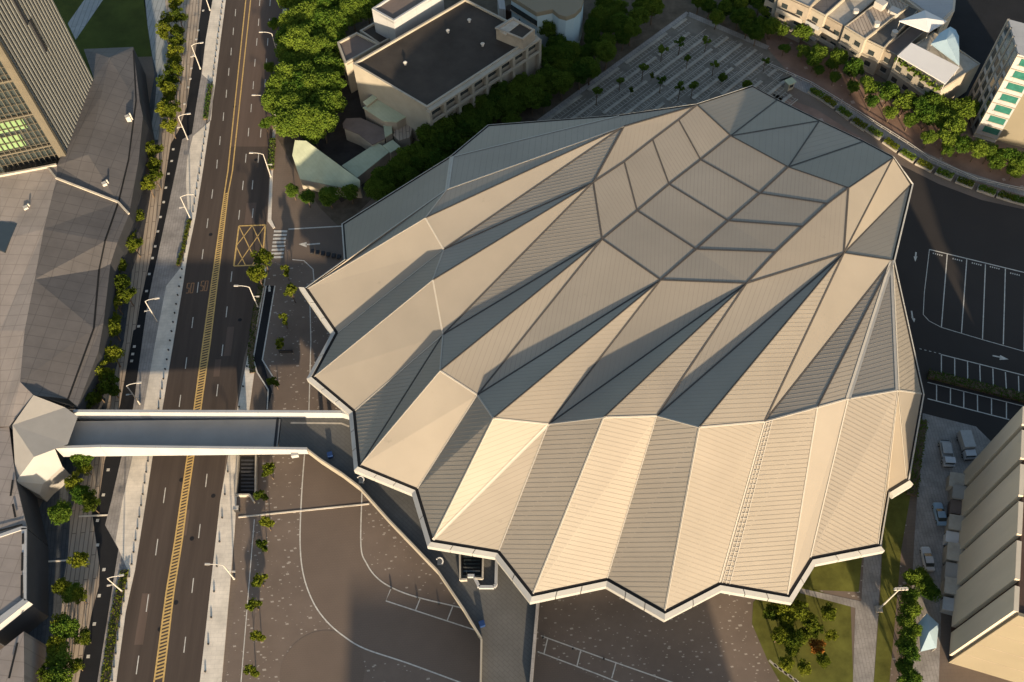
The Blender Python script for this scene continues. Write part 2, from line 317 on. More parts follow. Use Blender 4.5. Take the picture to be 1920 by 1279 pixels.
# tan planked strip with the street trees
PL=[(309,-10),(315,75),(310,125),(302,200),(297,262),(292,300),(275,330),(262,400),(250,480),(243,560),(232,640),(215,700),(200,765),(165,865),(140,940),(132.5,960),(127,1046),(119,1088),(116,1139),(95,1279),(90,1310)]
sheet('pavement',PL+DL[::-1],0.01,'plank')
sheet('path',[(265,-10),(277,50),(285,106),(290,140),(275,225),(262,320),(250,395),(225,460),(205,560),(190,660),(160,760),(120,860),(70,960),(58,1040),(52,1150),(40,1310)]+PL[::-1],0.007,'slate')
sheet('path',[(268,-10),(277,50),(286,107),(295,140),(290,200),(280,262),(297,262),(302,200),(310,125),(315,75),(309,-10)],0.012,'walkgrey')
sheet('path',[(165,-10),(200,-10),(142,75),(127,44)],0.03,'walkgrey')
sheet('lawn',[(90,-40),(268,-40),(277,50),(285,106),(257,107),(250,160),(140,160),(90,60)],0.012,'lawn')
b=MB()
for l in ([(148,968.5),(222,965)],[(57,1055),(127,1051)],[(447,970),(692,945)]): b.wallstrip(P(l),0.28,0.0,0.10)
struct(b.build('drain_strip','side'))
# ---- east strips beside the road
slab('sidewalk',[(493,497),(489,527),(470,640),(445,767),(428,856),(413,940),(375,1279),(372,1310),(413,1310),(416,1279),(440,999),(449,856),(468,767),(478,690),(474,655),(498,527),(500,500)],0.0,0.12,'side')
slab('sidewalk',[(533,-20),(524,112),(517,160),(510,275),(507,320),(502,415),(512,429),(516,427),(509,412),(512,320),(515,275),(522,160),(530,112),(540,-20)],0.0,0.12,'side')
sheet('ramp_lane',[(500,536),(514,536),(492,675),(497,690),(510,735),(502,768),(498,768),(501,735),(482,698),(475,673)],0.03,'blacktop')
b=MB()
b.strip(P([(499,536),(475,673),(482,698),(503,731),(501,768)]),0.25,0.05); b.strip(P([(515.6,536),(492,675),(520,720)]),0.25,0.05)
struct(b.build('ramp_lane_markings','white'))
b=MB(); b.strip(P([(505.5,547),(505,541)]),0.45,0.05); b.poly([at(502,541)+Vector((0,0,.05)),at(508,541)+Vector((0,0,.05)),at(505.5,534)+Vector((0,0,.05))][::1]); struct(b.build('ramp_lane_markings','white'))
# speckled plaza, plain driveway between the white lines
sheet('plaza',[(497,500),(520,440),(545,430),(640,430),(680,560),(680,780),(560,850),(1010,1135),(1700,930),(1700,1310),(420,1310),(455,1000),(470,860),(505,770)],0.006,'plaza')
LN1=[(571,852),(565.6,927.6),(562.7,1017),(569,1078),(587,1128.6),(612,1164.5),(644.5,1193),(684,1216.5),(763,1243),(853,1276),(930,1304)]
LN2=[(680,900),(678.6,927.6),(676.8,1024.5),(687.6,1057),(705.5,1082),(734,1101.7),(781,1119.6),(861.6,1139),(930,1157)]
def smooth(l,n=5):
    o=[]
    for i in range(len(l)-1):
        p0,p1,p2,p3=l[max(i-1,0)],l[i],l[i+1],l[min(i+2,len(l)-1)]
        for k in range(n):
            t=k/n; o.append(tuple(.5*((2*p1[a])+(-p0[a]+p2[a])*t+(2*p0[a]-5*p1[a]+4*p2[a]-p3[a])*t*t+(-p0[a]+3*p1[a]-3*p2[a]+p3[a])*t**3) for a in (0,1)))
    return o+[l[-1]]
LN1=smooth(LN1); LN2=smooth(LN2)
sheet('driveway',LN1+LN2[::-1],0.018,'driveway')
sheet('driveway',[(1000,1230),(1200,1300),(1000,1310)],0.018,'driveway')
b=MB(); b.strip([at(*p) for p in LN1],0.22,0.034); b.strip([at(*p) for p in LN2],0.22,0.034)
b.strip(P([(734,1101.7),(723.5,1126.8),(892,1182)]),0.2,0.034); b.strip(P([(788,1122),(779,1144.7)]),0.2,0.034); b.strip(P([(849,1137),(838,1165)]),0.2,0.034)
b.strip(P([(1014,1192),(1130,1234),(1290,1290)]),0.2,0.034); b.strip(P([(1008,1222),(1120,1264),(1200,1296)]),0.2,0.034)
for x0,x1 in ((1027,1020),(1089,1082),(1155,1147)): 
    y=1192+(x0-1014)*.362; b.strip(P([(x0,y),(x1,y+29)]),0.2,0.034)
b.strip(P([(477,974),(452,1279)]),0.16,0.03)
b.strip(P([(581,560),(583,640),(579,780)]),0.2,0.03); b.strip(P([(548,487),(570,489),(587,505),(590,540)]),0.2,0.03)
# circle set into the paving
ring=[at(604,1262)+Vector((7.2*math.cos(t*math.pi/18),7.2*math.sin(t*math.pi/18),0)) for t in range(37)]

for p in [(815/2.787+440,792/2.787+820)]: pass
struct(b.build('paving_lines','white'))
b=MB(); b.poly([(p.x,p.y,0.022) for p in ring[:-1]]); struct(b.build('driveway','driveway'))
# driveway by the crossing, arrow
sheet('driveway',[(541,432),(640,426),(650,500),(590,540),(587,505),(570,489),(541,488)],0.018,'driveway')
b=MB(); b.strip(P([(600,457),(573,459)]),0.35,0.04)
b.poly([(*at(575,454).xy,.04),(*at(575,464).xy,.04),(*at(560,458).xy,.04)][::-1]); b.strip(P([(541,430),(645,424)]),0.3,0.04)
struct(b.build('road_markings','white'))
# east lawn with curving path
sheet('lawn',[(1500,1050),(1620,1010),(1610,1110),(1500,1105)],0.022,'lawn2')
sheet('lawn',[(1480,1110),(1530,1105),(1595,1135),(1600,1279),(1592,1310),(1480,1310),(1440,1240),(1410,1170),(1412,1130),(1440,1100)],0.022,'lawn2')
sheet('lawn',[(1660,900),(1712,900),(1690,1030),(1665,1310),(1636,1310),(1650,1120)],0.022,'lawn2')
sheet('path',[(1500,1103),(1615,1128),(1622,1000),(1655,1000),(1648,1120),(1636,1310),(1598,1310),(1604,1140),(1500,1112)],0.026,'conc')
b=MB()
for k in range(7):
    x=1442+k*9.5; b.strip(P([(x,1238+k*7),(x+14,1251+k*7)]),0.4,0.03)
struct(b.build('stepping_slabs','stone'))
# north side: road behind the arena, red pavement, service yard
sheet('road',[(1420,140),(1500,165),(1600,222),(1760,312),(1930,385),(1960,300),(1850,268),(1740,215),(1600,130),(1480,60),(1400,40)],0.008,'redpave')
sheet('road',[(1463,150),(1560,200),(1700,285),(1800,330),(1935,372),(1935,362),(1800,318),(1700,268),(1580,195),(1490,140)],0.02,'conc')
sheet('pavement',[(1450,175),(1530,205),(1620,262),(1690,310),(1640,330),(1450,230)],0.02,'redpave')
sheet('parking_lot',[(1690,310),(1760,345),(1840,375),(1930,395),(2010,430),(2010,900),(1700,900),(1700,820),(1640,700),(1640,420)],0.014,'lot')
sheet('service_yard',[(1730,775),(1830,800),(1860,830),(1800,900),(1770,1000),(1760,1280),(1700,1280),(1715,1000)],0.03,'conc')
sheet('service_yard',[(1770,-40),(1990,-40),(1880,160),(1830,250),(1800,200),(1770,160)],0.012,'blacktop')
b=MB()
b.strip(P([(1742.6,468),(1920,511),(1990,530)]),0.22,0.03)
for (x0,y0),(x1,y1) in [((1776,477),(1765,614)),((1812.7,485),(1802.6,625.7)),((1847.6,496),(1842,637)),((1885,504),(1881,646)),((1922,512),(1920,658))]: b.strip(P([(x0,y0),(x1,y1)]),0.2,0.03)
b.strip(P([(1742.6,468),(1733,549),(1731,590),(1742,602),(1765,614),(1842,637),(1920,659),(1990,680)]),0.14,0.03)
b.strip(P([(1765,665),(1920,704),(1990,722)]),0.2,0.03)
for (x0,y0),(x1,y1) in [((1765,665),(1765,699)),((1790,671.5),(1790,706)),((1814,678),(1814.5,712)),((1837,685),(1838,719)),((1861.5,691),(1862.5,725)),((1885,698),(1887,732)),((1909.5,705),(1910.5,738))]: b.strip(P([(x0,y0),(x1,y1)]),0.2,0.03)
b.strip(P([(1739,717),(1920,762)]),0.16,0.03); b.strip(P([(1739,747.6),(1892.6,787)]),0.2,0.03)
for (x0,y0),(x1,y1) in [((1756,721),(1756,751)),((1782,728),(1782,757)),((1807,735),(1807,764)),((1832.5,741),(1833,771)),((1859,748),(1859,777)),((1887,755),(1887,785))]: b.strip(P([(x0,y0),(x1,y1)]),0.2,0.03)
# bay marks (worn)
for x,y in [(1757,475),(1794,485),(1830,493),(1864,500),(1902,512)]:
    for k in range(5): b.strip(P([(x-8+k*4,y+k),(x-6+k*4,y+k+.5)]),0.35,0.03)
def arrow(pts,head):
    b.strip(P(pts),0.3,0.03); q=P(head); ar=(q[1].x-q[0].x)*(q[2].y-q[0].y)-(q[2].x-q[0].x)*(q[1].y-q[0].y)
    if ar<0: q=q[::-1]
    b.poly([(p.x,p.y,0.03) for p in q])
arrow([(1717.5,473),(1716.5,482)],[(1713,481),(1720,481),(1716,491)])
arrow([(1709,583),(1711,596)],[(1708,594),(1716,598),(1714,605)])
arrow([(1861,667),(1876,670)],[(1875,666),(1874,675),(1891,674)])
for k in range(5): b.strip(P([(1724+k*9,654+k*2.2),(1728+k*9,655+k*2.2)]),0.15,0.03)
struct(b.build('parking_lot_markings','white'))
# scooter parking north of the arena
sheet('scooter_parking',[(1005,236),(1290,24),(1440,92),(1490,150),(1420,260),(1200,300)],0.02,'scooter')
A0s=at(1020,226); B0s=at(1290,30); u=(B0s-A0s).normalized(); v=Vector((u.y,-u.x,0)); LEN=(B0s-A0s).length
b=MB(); k2=MB(); random.seed(3)
def inlot(p):  # keep to the lot outline
    q=p-A0s; s=q.dot(u); t=q.dot(v)
    return -1<s<LEN-0.1*t and 0<=t<46 and (s>-2) and s+1.35*(t-22)<LEN+14
BND=[((at(*p)-A0s).dot(v),(at(*p)-A0s).dot(u)) for p in ((1290,30),(1440,95),(1478,145),(1440,260))]
BND[0]=(-1.0,LEN); BND[-1]=(60.0,BND[-1][1])
t=0.5
row=0
while t<44:
    a=None; s=-2.0+row*0.2; runs=[]
    s_end=-1.5
    for (t0_,s0_),(t1_,s1_) in zip(BND[:-1],BND[1:]):
        if t0_<=t<=t1_: s_end+=s0_+(s1_-s0_)*(t-t0_)/(t1_-t0_)
    s=-6.0 if t>8 else 0
    # kerb in broken lengths
    while s<s_end-3:
        L=random.uniform(9,22); e=min(s+L,s_end)
        k2.beam(A0s+u*s+v*t,A0s+u*e+v*t,0.8,0.2)
        x=s+0.5
        while x<e-0.3:
            for sg in (1,-1): b.strip([A0s+u*x+v*(t+sg*0.4),A0s+u*x+v*(t+sg*1.5)],0.14,0.035)
            x+=0.95
        b.strip([A0s+u*s+v*(t+1.5),A0s+u*e+v*(t+1.5)],0.14,0.035); b.strip([A0s+u*s+v*(t-1.5),A0s+u*e+v*(t-1.5)],0.14,0.035)
        s=e+random.choice([0.9,1.3,2.4])
    k2.beam(A0s+u*(-6)+v*(t+2.0),A0s+u*s_end+v*(t+2.0),0.22,0.1) if row%2 else None
    t+=3.9; row+=1
struct(k2.build('kerb','kerb')); struct(b.build('scooter_parking_markings','kerb'))
b=MB(); b.strip(P([(1010,228),(1290,24)]),1.2,0.03); b.strip(P([(1290,26),(1440,90)]),1.6,0.03); struct(b.build('path','conc'))
# ground under the trees north-west of the arena and the hall yard
sheet('soil',[(640,430),(740,330),(1005,236),(1290,24),(1440,92),(1400,-60),(560,-60),(530,0),(515,250),(560,330),(600,390)],0.009,'dirt')
sheet('yard',[(560,270),(690,60),(760,150),(800,230),(720,330),(640,380)],0.02,'yard')

# manhole covers and repair patches on the carriageway
b=MB()
for px,py in ((440,200),(395,440),(340,900),(300,1180),(450,600),(400,930),(480,300),(360,1010),(330,1130)):
    c=at(px,py); b.poly([(c.x+.42*math.cos(k*math.pi/6),c.y+.42*math.sin(k*math.pi/6),.036) for k in range(12)])
struct(b.build('manhole_covers','blacktop'))
b=MB()
for px,py,w_,l_ in ((430,640,1.4,7),(345,980,1.6,5),(408,690,1.2,4),(470,400,2.2,6),(268,1160,1.5,9)):
    c=at(px,py); b.poly([(c.x-w_/2,c.y-l_/2,.033),(c.x+w_/2,c.y-l_/2,.033),(c.x+w_/2-.1,c.y+l_/2,.033),(c.x-w_/2-.1,c.y+l_/2,.033)])
struct(b.build('road_patches','asphalt2'))
# ================================================================ ARENA (roof vertices in metres)
AV={'A0':(38,139.27,29.41),'A1':(34.01,135.81,29.05),'A2':(28.48,131.24,28.7),'A3':(22.58,126.13,28.39),'A4':(16.35,121.56,28.12),'B0':(43.5,131.22,28.98),'B1':(37.05,125.8,28.54),'B2':(30.48,120.39,28.12),'B3':(23.97,114.63,27.74),'B4':(17.04,108.62,27.42),'C0':(52.68,121.86,30.12),'C1':(46.57,116.22,29.58),'C2':(40,110.56,28.99),'C3':(33.51,104.86,28.43),'C4':(26.58,98.81,27.9),'D0':(62.05,115,31.75),'D1':(57.77,111.89,31.29),'D2':(52.58,107.33,30.74),'D3':(47.08,102.42,30.04),'D4':(41.15,96.58,29.18),'F':(59.02,101.88,29.8),'G1':(23.17,134.27,29.44),'T0':(22.62,137.84,28.64),'J0':(-10.77,134.66,22.07),'J1':(-11.51,124.78,23.85),'Q0':(-3.21,144.06,20.66),'Z0':(-33.48,126.24,12.33),'Z1':(-31.54,114.01,16.56),'H1':(-15.61,117.89,23.86),'H2':(-12.22,111.51,22.2),'H3':(-14.11,104.13,22.88),'H4':(-12.43,94.07,19.91),'H5':(-12.74,85.63,21.53),'H6':(-6.33,81.06,20.61),'H7':(-3.59,75.05,23.31),'H8':(5.7,74.39,21.71),'H9':(14.58,72.96,26.29),'H10':(23.4,73.27,25.56),'H11':(29.46,69.52,28.39),'H12':(40.76,71.36,25.89),'H13':(49.71,73.45,26.24),'H14':(55.32,75.21,25.51),'H15':(63.64,76.12,26.16),'H16':(70.57,78.94,19.25),'K':(68.85,102.58,26.14),'L':(79.66,125.1,19.82),'N0':(51.47,149.08,24.13),'N1':(56.19,146.02,23.16),'N2':(62.71,137.69,25.42),'N3':(70.36,132.19,24.96),'N5':(74.33,126.21,26.74),'S0':(-39.64,110.53,12.45),'S1':(-33.36,101.03,10.84),'S2':(-37.38,92,10.03),'S3':(-29.34,84.54,9.85),'S4':(-27.51,72.77,11.55),'S5':(-17.43,68.36,10.56),'S6':(-14.54,58.61,11.31),'S7':(-3.4,56.28,11.31),'S8':(1.98,48.53,12.11),'S9':(14.34,50.84,11.58),'S10':(22.67,44.14,15.13),'S11':(31.97,48.48,14.73),'S12':(43,46.65,12.95),'S13':(47.21,51.97,15.07),'S14':(58.59,53.75,15.23),'S15':(63.64,64.45,11.67),'S16':(65.96,65.06,15.18)}
AV={k:Vector(v) for k,v in AV.items()}
arena=thing('arena','large folded pale metal roofed arena with zigzag white eaves filling the middle of the view','arena',(20,95,0))
AC=Vector((22,98,0))
# (corners, rib direction as an angle in the picture, rib spacing; None = smooth)
FAC=[]
rr='ABCD'
for r_ in range(3):
    for k in range(4): FAC.append((f'{rr[r_]}{k} {rr[r_+1]}{k} {rr[r_+1]}{k+1} {rr[r_]}{k+1}',[-58,88,86][r_],0.7,0.5))
def fq(s,a=0,sp=0.75,h=1.0): FAC.append((s,a,sp,h))
fq('G1 A0 A1 A2 A3 A4',80,.8,.4);fq('A0 G1 T0',80);fq('T0 G1 J1 J0',84,1.2,.6);fq('T0 J0 Q0',84,1.2,.6);fq('J0 J1 Z1 Z0',82,1.2,.6)
fq('G1 H1 J1',80,1.0,.5);fq('J1 H1 S0 Z1',80,1.0,.5)
fq('G1 H2 H1',55,.9,.3);fq('G1 A4 H2',12);fq('A4 H3 H2',10,.8,.6);fq('A4 H4 H3',60,.9,.3);fq('A4 B4 H4',8);fq('B4 H5 H4',5,.8,.6);fq('B4 H6 H5',70,.9,.4);fq('B4 C4 H6',80,.8,.4)
fq('C4 H7 H6',5,.8,.6);fq('C4 H8 H7',4,.75,.8);fq('C4 D4 H8',80,.8,.4);fq('D4 H9 H8',3,.75,.8);fq('D4 H10 H9',2,.75,.9);fq('D4 F H10',70,.8,.4);fq('F H11 H10',3,.8,.6);fq('F H12 H11',2);fq('F K H12',70,.8,.3)
fq('K H13 H12',8);fq('K H14 H13',14,.75,1);fq('K H15 H14',15,.75,.8);fq('K H16 H15',30,.75,1)
fq('F D4 D3 D2 D1 D0',85,.8,.4);fq('D0 N5 F',70,.9,.3);fq('N5 L F',60,.9,.3);fq('L K F',20,.9,.4)
fq('A0 N0 N1 B0',20,.9,.7);fq('B0 N1 N2',88,1.2,.6);fq('B0 N2 C0',88,1.2,.6);fq('C0 N2 N3',15,1.2,.6);fq('C0 N3 N5 D0',80,1.2,.6)
fq('S0 H1 H2 S1',62,.9,.25);fq('S1 H2 H3 S2',4,.8,.7);fq('S2 H3 H4 S3',60,.9,.25);fq('S3 H4 S4',8,.75,1);fq('S4 H4 H5',4,.75,.7);fq('S4 H5 H6 S5',55,.9,.3);fq('S5 H6 H7 S6',3,.75,1)
fq('S6 H7 H8',20,.8,.4);fq('S6 H8 S7',24,.8,.4);fq('S7 H8 H9 S8',1,.78,1.1);fq('S8 H9 H10 S9',-12,.75,1);fq('S9 H10 H11 S10',2,.78,1.1);fq('S10 H11 H12 S11',-20,.75,.9);fq('S11 H12 H13 S12',4,.72,1.3)
fq('S12 H13 H14 S13',50,.9,.25);fq('S13 H14 H15 S14',-28,.72,1.6);fq('S14 H15 S15',60,.9,.3);fq('S15 H15 S16',60,.9,.3);fq('H15 H16 S16',60,.9,.3)
def imgdir(p,n,ang):
    """direction in the facet plane that shows at angle ang (deg, anticlockwise) in the photograph"""
    a=math.radians(ang); c=R.T@(np.array(p)-np.array([0,0,HC])); q=np.array([CX,CY])+FPX*c[:2]/c[2]+30*np.array([math.cos(a),-math.sin(a)])
    r=Vector(R@np.array([q[0]-CX,q[1]-CY,FPX])); o=Vector((0,0,HC)); t=(p-o).dot(n)/r.dot(n)
    return (o+r*t-p).normalized()
EDG={}
for s,ang,sp,hf in FAC:
    nm=s.split(); p=[AV[k] for k in nm]
    n=Vector((0,0,0))
    for i in range(1,len(p)-1): n+=(p[i]-p[0]).cross(p[i+1]-p[0])
    n.normalize()
    if n.z<0: nm=nm[:1]+nm[1:][::-1]; p=p[:1]+p[1:][::-1]; n=-n
    for i in range(len(nm)): EDG.setdefault(tuple(sorted((nm[i],nm[(i+1)%len(nm)]))),[]).append((n,sum(p,Vector((0,0,0)))/len(p)))
    mb=MB(); 
    # panel as a thin shell: top plus underside 0.25 m below
    tris=[(0,i,i+1) for i in range(1,len(p)-1)]
    mb.poly(p) if len(p)==3 else [mb.poly([p[a] for a in t]) for t in tris]
    q=[v-n*0.25 for v in p]
    for i in range(len(p)): mb.poly([p[i],q[i],q[(i+1)%len(p)],p[(i+1)%len(p)]])
    for t in tris: mb.poly([q[a] for a in t][::-1])
    nf0=len(mb.f)
    # standing seams
    hh=hf*(0.30 if n.dot(SUN)<0.03 else 0.36)
    cen=sum(p,Vector((0,0,0)))/len(p); d=imgdir(cen,n,ang); g=n.cross(d).normalized()
    for t in tris:
        T=[p[a] for a in t]; tn=(T[1]-T[0]).cross(T[2]-T[0]).normalized(); ph=[v.dot(g) for v in T]
        k=math.ceil(min(ph)/sp)
        while k*sp<max(ph):
            c=k*sp; pts=[]
            for i in range(3):
                a,bb=ph[i],ph[(i+1)%3]
                if (a-c)*(bb-c)<0: pts.append(T[i].lerp(T[(i+1)%3],(c-a)/(bb-a)))
            if len(pts)==2 and (pts[1]-pts[0]).length>0.6:
                e=(pts[1]-pts[0]).normalized(); mb.beam(pts[0]+e*.12,pts[1]-e*.12,0.10,0.085*hh,up=tn,lift=-0.01)
            k+=1
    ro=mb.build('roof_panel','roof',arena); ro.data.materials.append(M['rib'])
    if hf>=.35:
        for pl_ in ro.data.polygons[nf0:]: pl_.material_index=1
# seams
dark=MB(); pale=MB()
def seam(mb,e,w,lift):
    a,bb=AV[e[0]],AV[e[1]]; d=(bb-a).normalized()
    for n,c in EDG[tuple(sorted(e))]:
        t=n.cross(d).normalized()
        if (c-a).dot(t)<0: t=-t
        o=n*lift; q=[a+o,bb+o,bb+o+t*w/2,a+o+t*w/2]
        if (q[1]-q[0]).cross(q[2]-q[0]).dot(n)<0: q=q[::-1]
        mb.poly(q)
        # small upstand edge
        r=[v-n*lift for v in q]
        mb.poly([q[2],r[2],r[3],q[3]]); mb.poly([q[3],r[3],r[2],q[2]][::-1])
STY={}
for e in EDG:
    a,bb=e; ca,cb=a[0],b[0] if False else bb[0]
    st=None
    if ca in 'ABCD' and cb in 'ABCD': st=(dark,0.32)
    elif 'F' in (a,bb) and (ca in 'D' or cb in 'D'): st=(dark,0.32)
    elif (ca in 'ABCDFGK' and cb=='H') : st=(dark,0.26)
    elif ca=='H' and cb=='H': st=(pale,0.28)
    elif ca=='H' and cb=='S': st=(pale,0.22)
    elif ca=='A' and cb=='G': st=(dark,0.4)
    elif 'N' in (ca,cb) and ca!=cb: st=(dark,0.26)
    elif ca=='N': st=None
    elif 'J' in (ca,cb): st=(pale,0.3)
    elif 'L' in (ca,cb) or 'K' in (ca,cb): st=(dark,0.25)
    if len(EDG[e])<2: st=None
    if e in (('H4','S4'),('H14','S12')): st=(dark,0.3)
    if e==('H8','S6'): st=(pale,0.5)
    if e in (('J0','J1'),): st=(pale,0.9)
    if e in (('H14','K'),('H15','K')): st=(pale,0.85)
    if st: seam(st[0],e,st[1],0.09)
# the two B-C / C-D lines at the far west are heavier drains
dark.build('seam_trim','seam',arena); pale.build('ridge_cap','ridge',arena)
# ladder strip on the south face
lad=MB(); a,bb=AV['H12'],AV['S11']; c2,d2=AV['H13'],AV['S12']
for off in (0.02,0.075,0.13):
    p=a.lerp(c2,off+.02); q=bb.lerp(d2,off+.02); up=(c2-a).cross(bb-a).normalized(); up=up if up.z>0 else -up; lad.beam(p,q,0.1,0.06,up=up,lift=0.04)
for k in range(34):
    t=(k+.5)/34; p=a.lerp(bb,t); q=c2.lerp(d2,t); lad.beam(p.lerp(q,.04),p.lerp(q,.15),0.08,0.05,up=up,lift=0.05)
lad.build('roof_ladder','ridge',arena)
# eaves: gutter, white cap and fascia along the zigzag, walls and soffit below
RING='S0 S1 S2 S3 S4 S5 S6 S7 S8 S9 S10 S11 S12 S13 S14 S15 S16 H16 K L N5 N3 N2 N1 N0 A0 T0 Q0 J0 Z0 Z1'.split()
rp=[AV[k] for k in RING]; N=len(rp)
def outn(i):
    a,bb=rp[i],rp[(i+1)%N]; d=(bb-a); n=Vector((d.y,-d.x,0)).normalized(); return n
offs=[]
for i in range(N):
    n1,n2=outn(i-1),outn(i); m2=(n1+n2); 
    if m2.length<0.3: m2=n2.copy()
    m2.normalize(); s=1/max(0.55,m2.dot(n2)); offs.append(m2*s)
gut=MB()
for i in range(N):
    j=(i+1)%N; a,bb=rp[i],rp[j]; oa,ob=offs[i],offs[j]
    south=RING[i][0]=='S' and RING[j][0]=='S'
    if RING[i]=='S14' : south=False
    g=0.48 if south else 0.25; wd=1.25 if south else 0.55; hh=1.25 if south else 1.0
    lv=Vector((0,0,0.06))
    P0=[a+lv-oa*0.05,bb+lv-ob*0.05]; P1=[a+oa*g+lv*0.2,bb+ob*g+lv*0.2]; P2=[a+oa*wd-lv*3,bb+ob*wd-lv*3]
    gut.poly([P0[0],P1[0],P1[1],P0[1]])
    f=MB(); L=(bb-a).length; ns=max(1,round(L/4.2)) if L>3 else 1
    for k in range(ns):
        t0=k/ns+ (0.035/L*2 if k else 0); t1=(k+1)/ns-(0.035/L*2 if k<ns-1 else 0)
        q0,q1=P1[0].lerp(P1[1],t0),P1[0].lerp(P1[1],t1); r0,r1=P2[0].lerp(P2[1],t0),P2[0].lerp(P2[1],t1)
        q0=q0+lv*1.5;q1=q1+lv*1.5
        dz=Vector((0,0,-hh))
        f.poly([q0,r0,r1,q1]); f.poly([r0,r0+dz,r1+dz,r1]); f.poly([r0+dz,q0+dz,q1+dz,r1+dz]); f.poly([q0,q1,q1+dz,q0+dz]); f.poly([q0,q0+dz,r0+dz,r0]); f.poly([q1,r1,r1+dz,q1+dz])
    f.build('fascia','fascia',arena)
gut.build('gutter','gutter',arena)
wl=MB(); inn=[rp[i]-offs[i]*(3.0 if RING[i][0] in 'SZ' else 1.0) for i in range(N)]
sf=MB()
for i in range(N):
    j=(i+1)%N; za=rp[i].z-1.6; zb=rp[j].z-1.6
    a,bb=inn[i],inn[j]; wl.poly([(a.x,a.y,0),(bb.x,bb.y,0),(bb.x,bb.y,zb),(a.x,a.y,za)])
    ea,eb=rp[i]+offs[i]*.6,rp[j]+offs[j]*.6; sf.poly([(a.x,a.y,za),(bb.x,bb.y,zb),(eb.x,eb.y,zb+.1),(ea.x,ea.y,za+.1)])
wl.build('wall','glass',arena); sf.build('soffit','grey_conc',arena)
mu=MB()
for i in range(N):
    j=(i+1)%N; a,bb=inn[i],inn[j]; L=(bb-a).length
    for k in range(int(L/2.5)+1):
        t=k*2.5/L
        if t<1: p=a.lerp(bb,t); mu.tube((p.x,p.y,0),(p.x,p.y,min(rp[i].z,rp[j].z)-1.7),0.12,0.12,6)
mu.build('mullion','white_conc',arena)
# ================================================================ FOOTBRIDGE, RAISED DECK
def V3(px,py,z): return at(px,py,z)
br=thing('footbridge','white concrete footbridge with high solid parapets crossing over the road to the arena','bridge',at(330,810,0))
DZ=6.5; TZ=8.5
# north wall (lit inner face) and south wall as tapering slabs
def wall(b,px0,px1,z0a,z0b,z1,th,inward):
    a=at(*px0,z1); c=at(*px1,z1); d=(c-a).normalized(); n=Vector((-d.y,d.x,0))*(th*inward)
    pts=[]
    i=len(b.v)
    for p,zb in ((a,z0a),(c,z0b)):
        b.v+=[Vector((p.x,p.y,zb)),Vector((p.x+n.x,p.y+n.y,zb)),Vector((p.x+n.x,p.y+n.y,z1)),Vector((p.x,p.y,z1))]
    b.f+=[[i,i+1,i+5,i+4],[i+1,i+2,i+6,i+5],[i+2,i+3,i+7,i+6],[i+3,i,i+4,i+7],[i+3,i+2,i+1,i],[i+4,i+5,i+6,i+7]]
b=MB(); wall(b,(138,768),(641,769.5),4.6,5.2,TZ,0.55,-1); wall(b,(641.3,769.5),(660,775),5.2,5.2,TZ,0.55,-1); b.build('parapet','white_conc',br)
b=MB(); wall(b,(104,841),(188,838.6),4.9,4.6,TZ,0.5,1); wall(b,(188.4,838.6),(575,843.5),4.6,6.7,TZ,0.5,1); b.build('parapet','white_conc',br)
b=MB(); q=P([(134,790),(526,786),(520,840.5),(126,838)],DZ); b.prism(q,DZ-0.9,DZ); b.build('deck','grey_conc',br)
b=MB(); y0,y1=at(300,836,7.7).y+1.0,at(300,770,7.7).y-0.6; x0,x1=at(140,800,7).x,at(560,800,7).x
b.v+=[Vector((x,y,z)) for x in (x0,x1) for y,z in ((y0,5.5),(y1,5.5),(y1-.8,3.6),(y0+2.2,3.6))]
i=0; b.f+=[[0,1,2,3],[7,6,5,4],[0,4,5,1],[1,5,6,2],[2,6,7,3],[3,7,4,0]]; b.build('girder','white_conc',br)
b=MB()
for px in (205,452): 
    c=at(px,880,0); b.obox((c.x,(y0+y1)/2,0),(1,0),1.2,3.0,0,3.7)
b.build('pier','white_conc',br)
b=MB(); a=at(521,783,DZ); c=at(515,842,DZ); b.beam(a,c,0.5,0.05); b.build('expansion_joint','dark',br)
b=MB(); p=at(552,850,7.3); b.obox(p,(1,0.15),1.3,0.9,6.3,7.3); b.build('bracket','white_conc',br)
# faceted head house at the west end
hd=thing('bridge_head','pale faceted concrete canopy joining the footbridge to the grey tiled building','canopy',at(85,850,0))
zt={'a':(23.5,797,10.8),'b':(62.6,741,11.4),'c':(122,764,9.4),'d':(146,781,9.0),'e':(127,833,9.0),'f':(64,857,10.0),'g':(29.7,903,8.4),'h':(103,842,8.7),'i':(117,875,5.0),'j':(80,908,4.8),'k':(74,928,3.3),'m':(28,906,3.8)}
Z={k:V3(*v) for k,v in zt.items()}
b=MB()
for f in ('abcdef','afg','fhijg'): b.poly([Z[k] for k in f][::-1])
b.poly([Z['f'],Z['e'],Z['h']]); b.build('roof','grey_conc',hd)
b=MB(); b.poly([Z[k] for k in 'fhijg'][::-1]); 
for v_ in range(len(b.v)): b.v[v_]=b.v[v_]+Vector((0,0,0.03))
b.build('sloping_panel','fascia',hd)
b=MB(); b.poly([Z['g'],Z['j'],Z['k'],Z['m']]); 
low=[Vector((Z[k].x,Z[k].y,0)) for k in 'ijk']
b.poly([Z['i'],Z['j'],low[1],low[0]]); b.poly([Z['j'],Z['k'],low[2],low[1]]); b.poly([Z['m'],Z['k'],low[2],Vector((Z['m'].x,Z['m'].y,0))]); b.build('wall','grey_conc',hd)
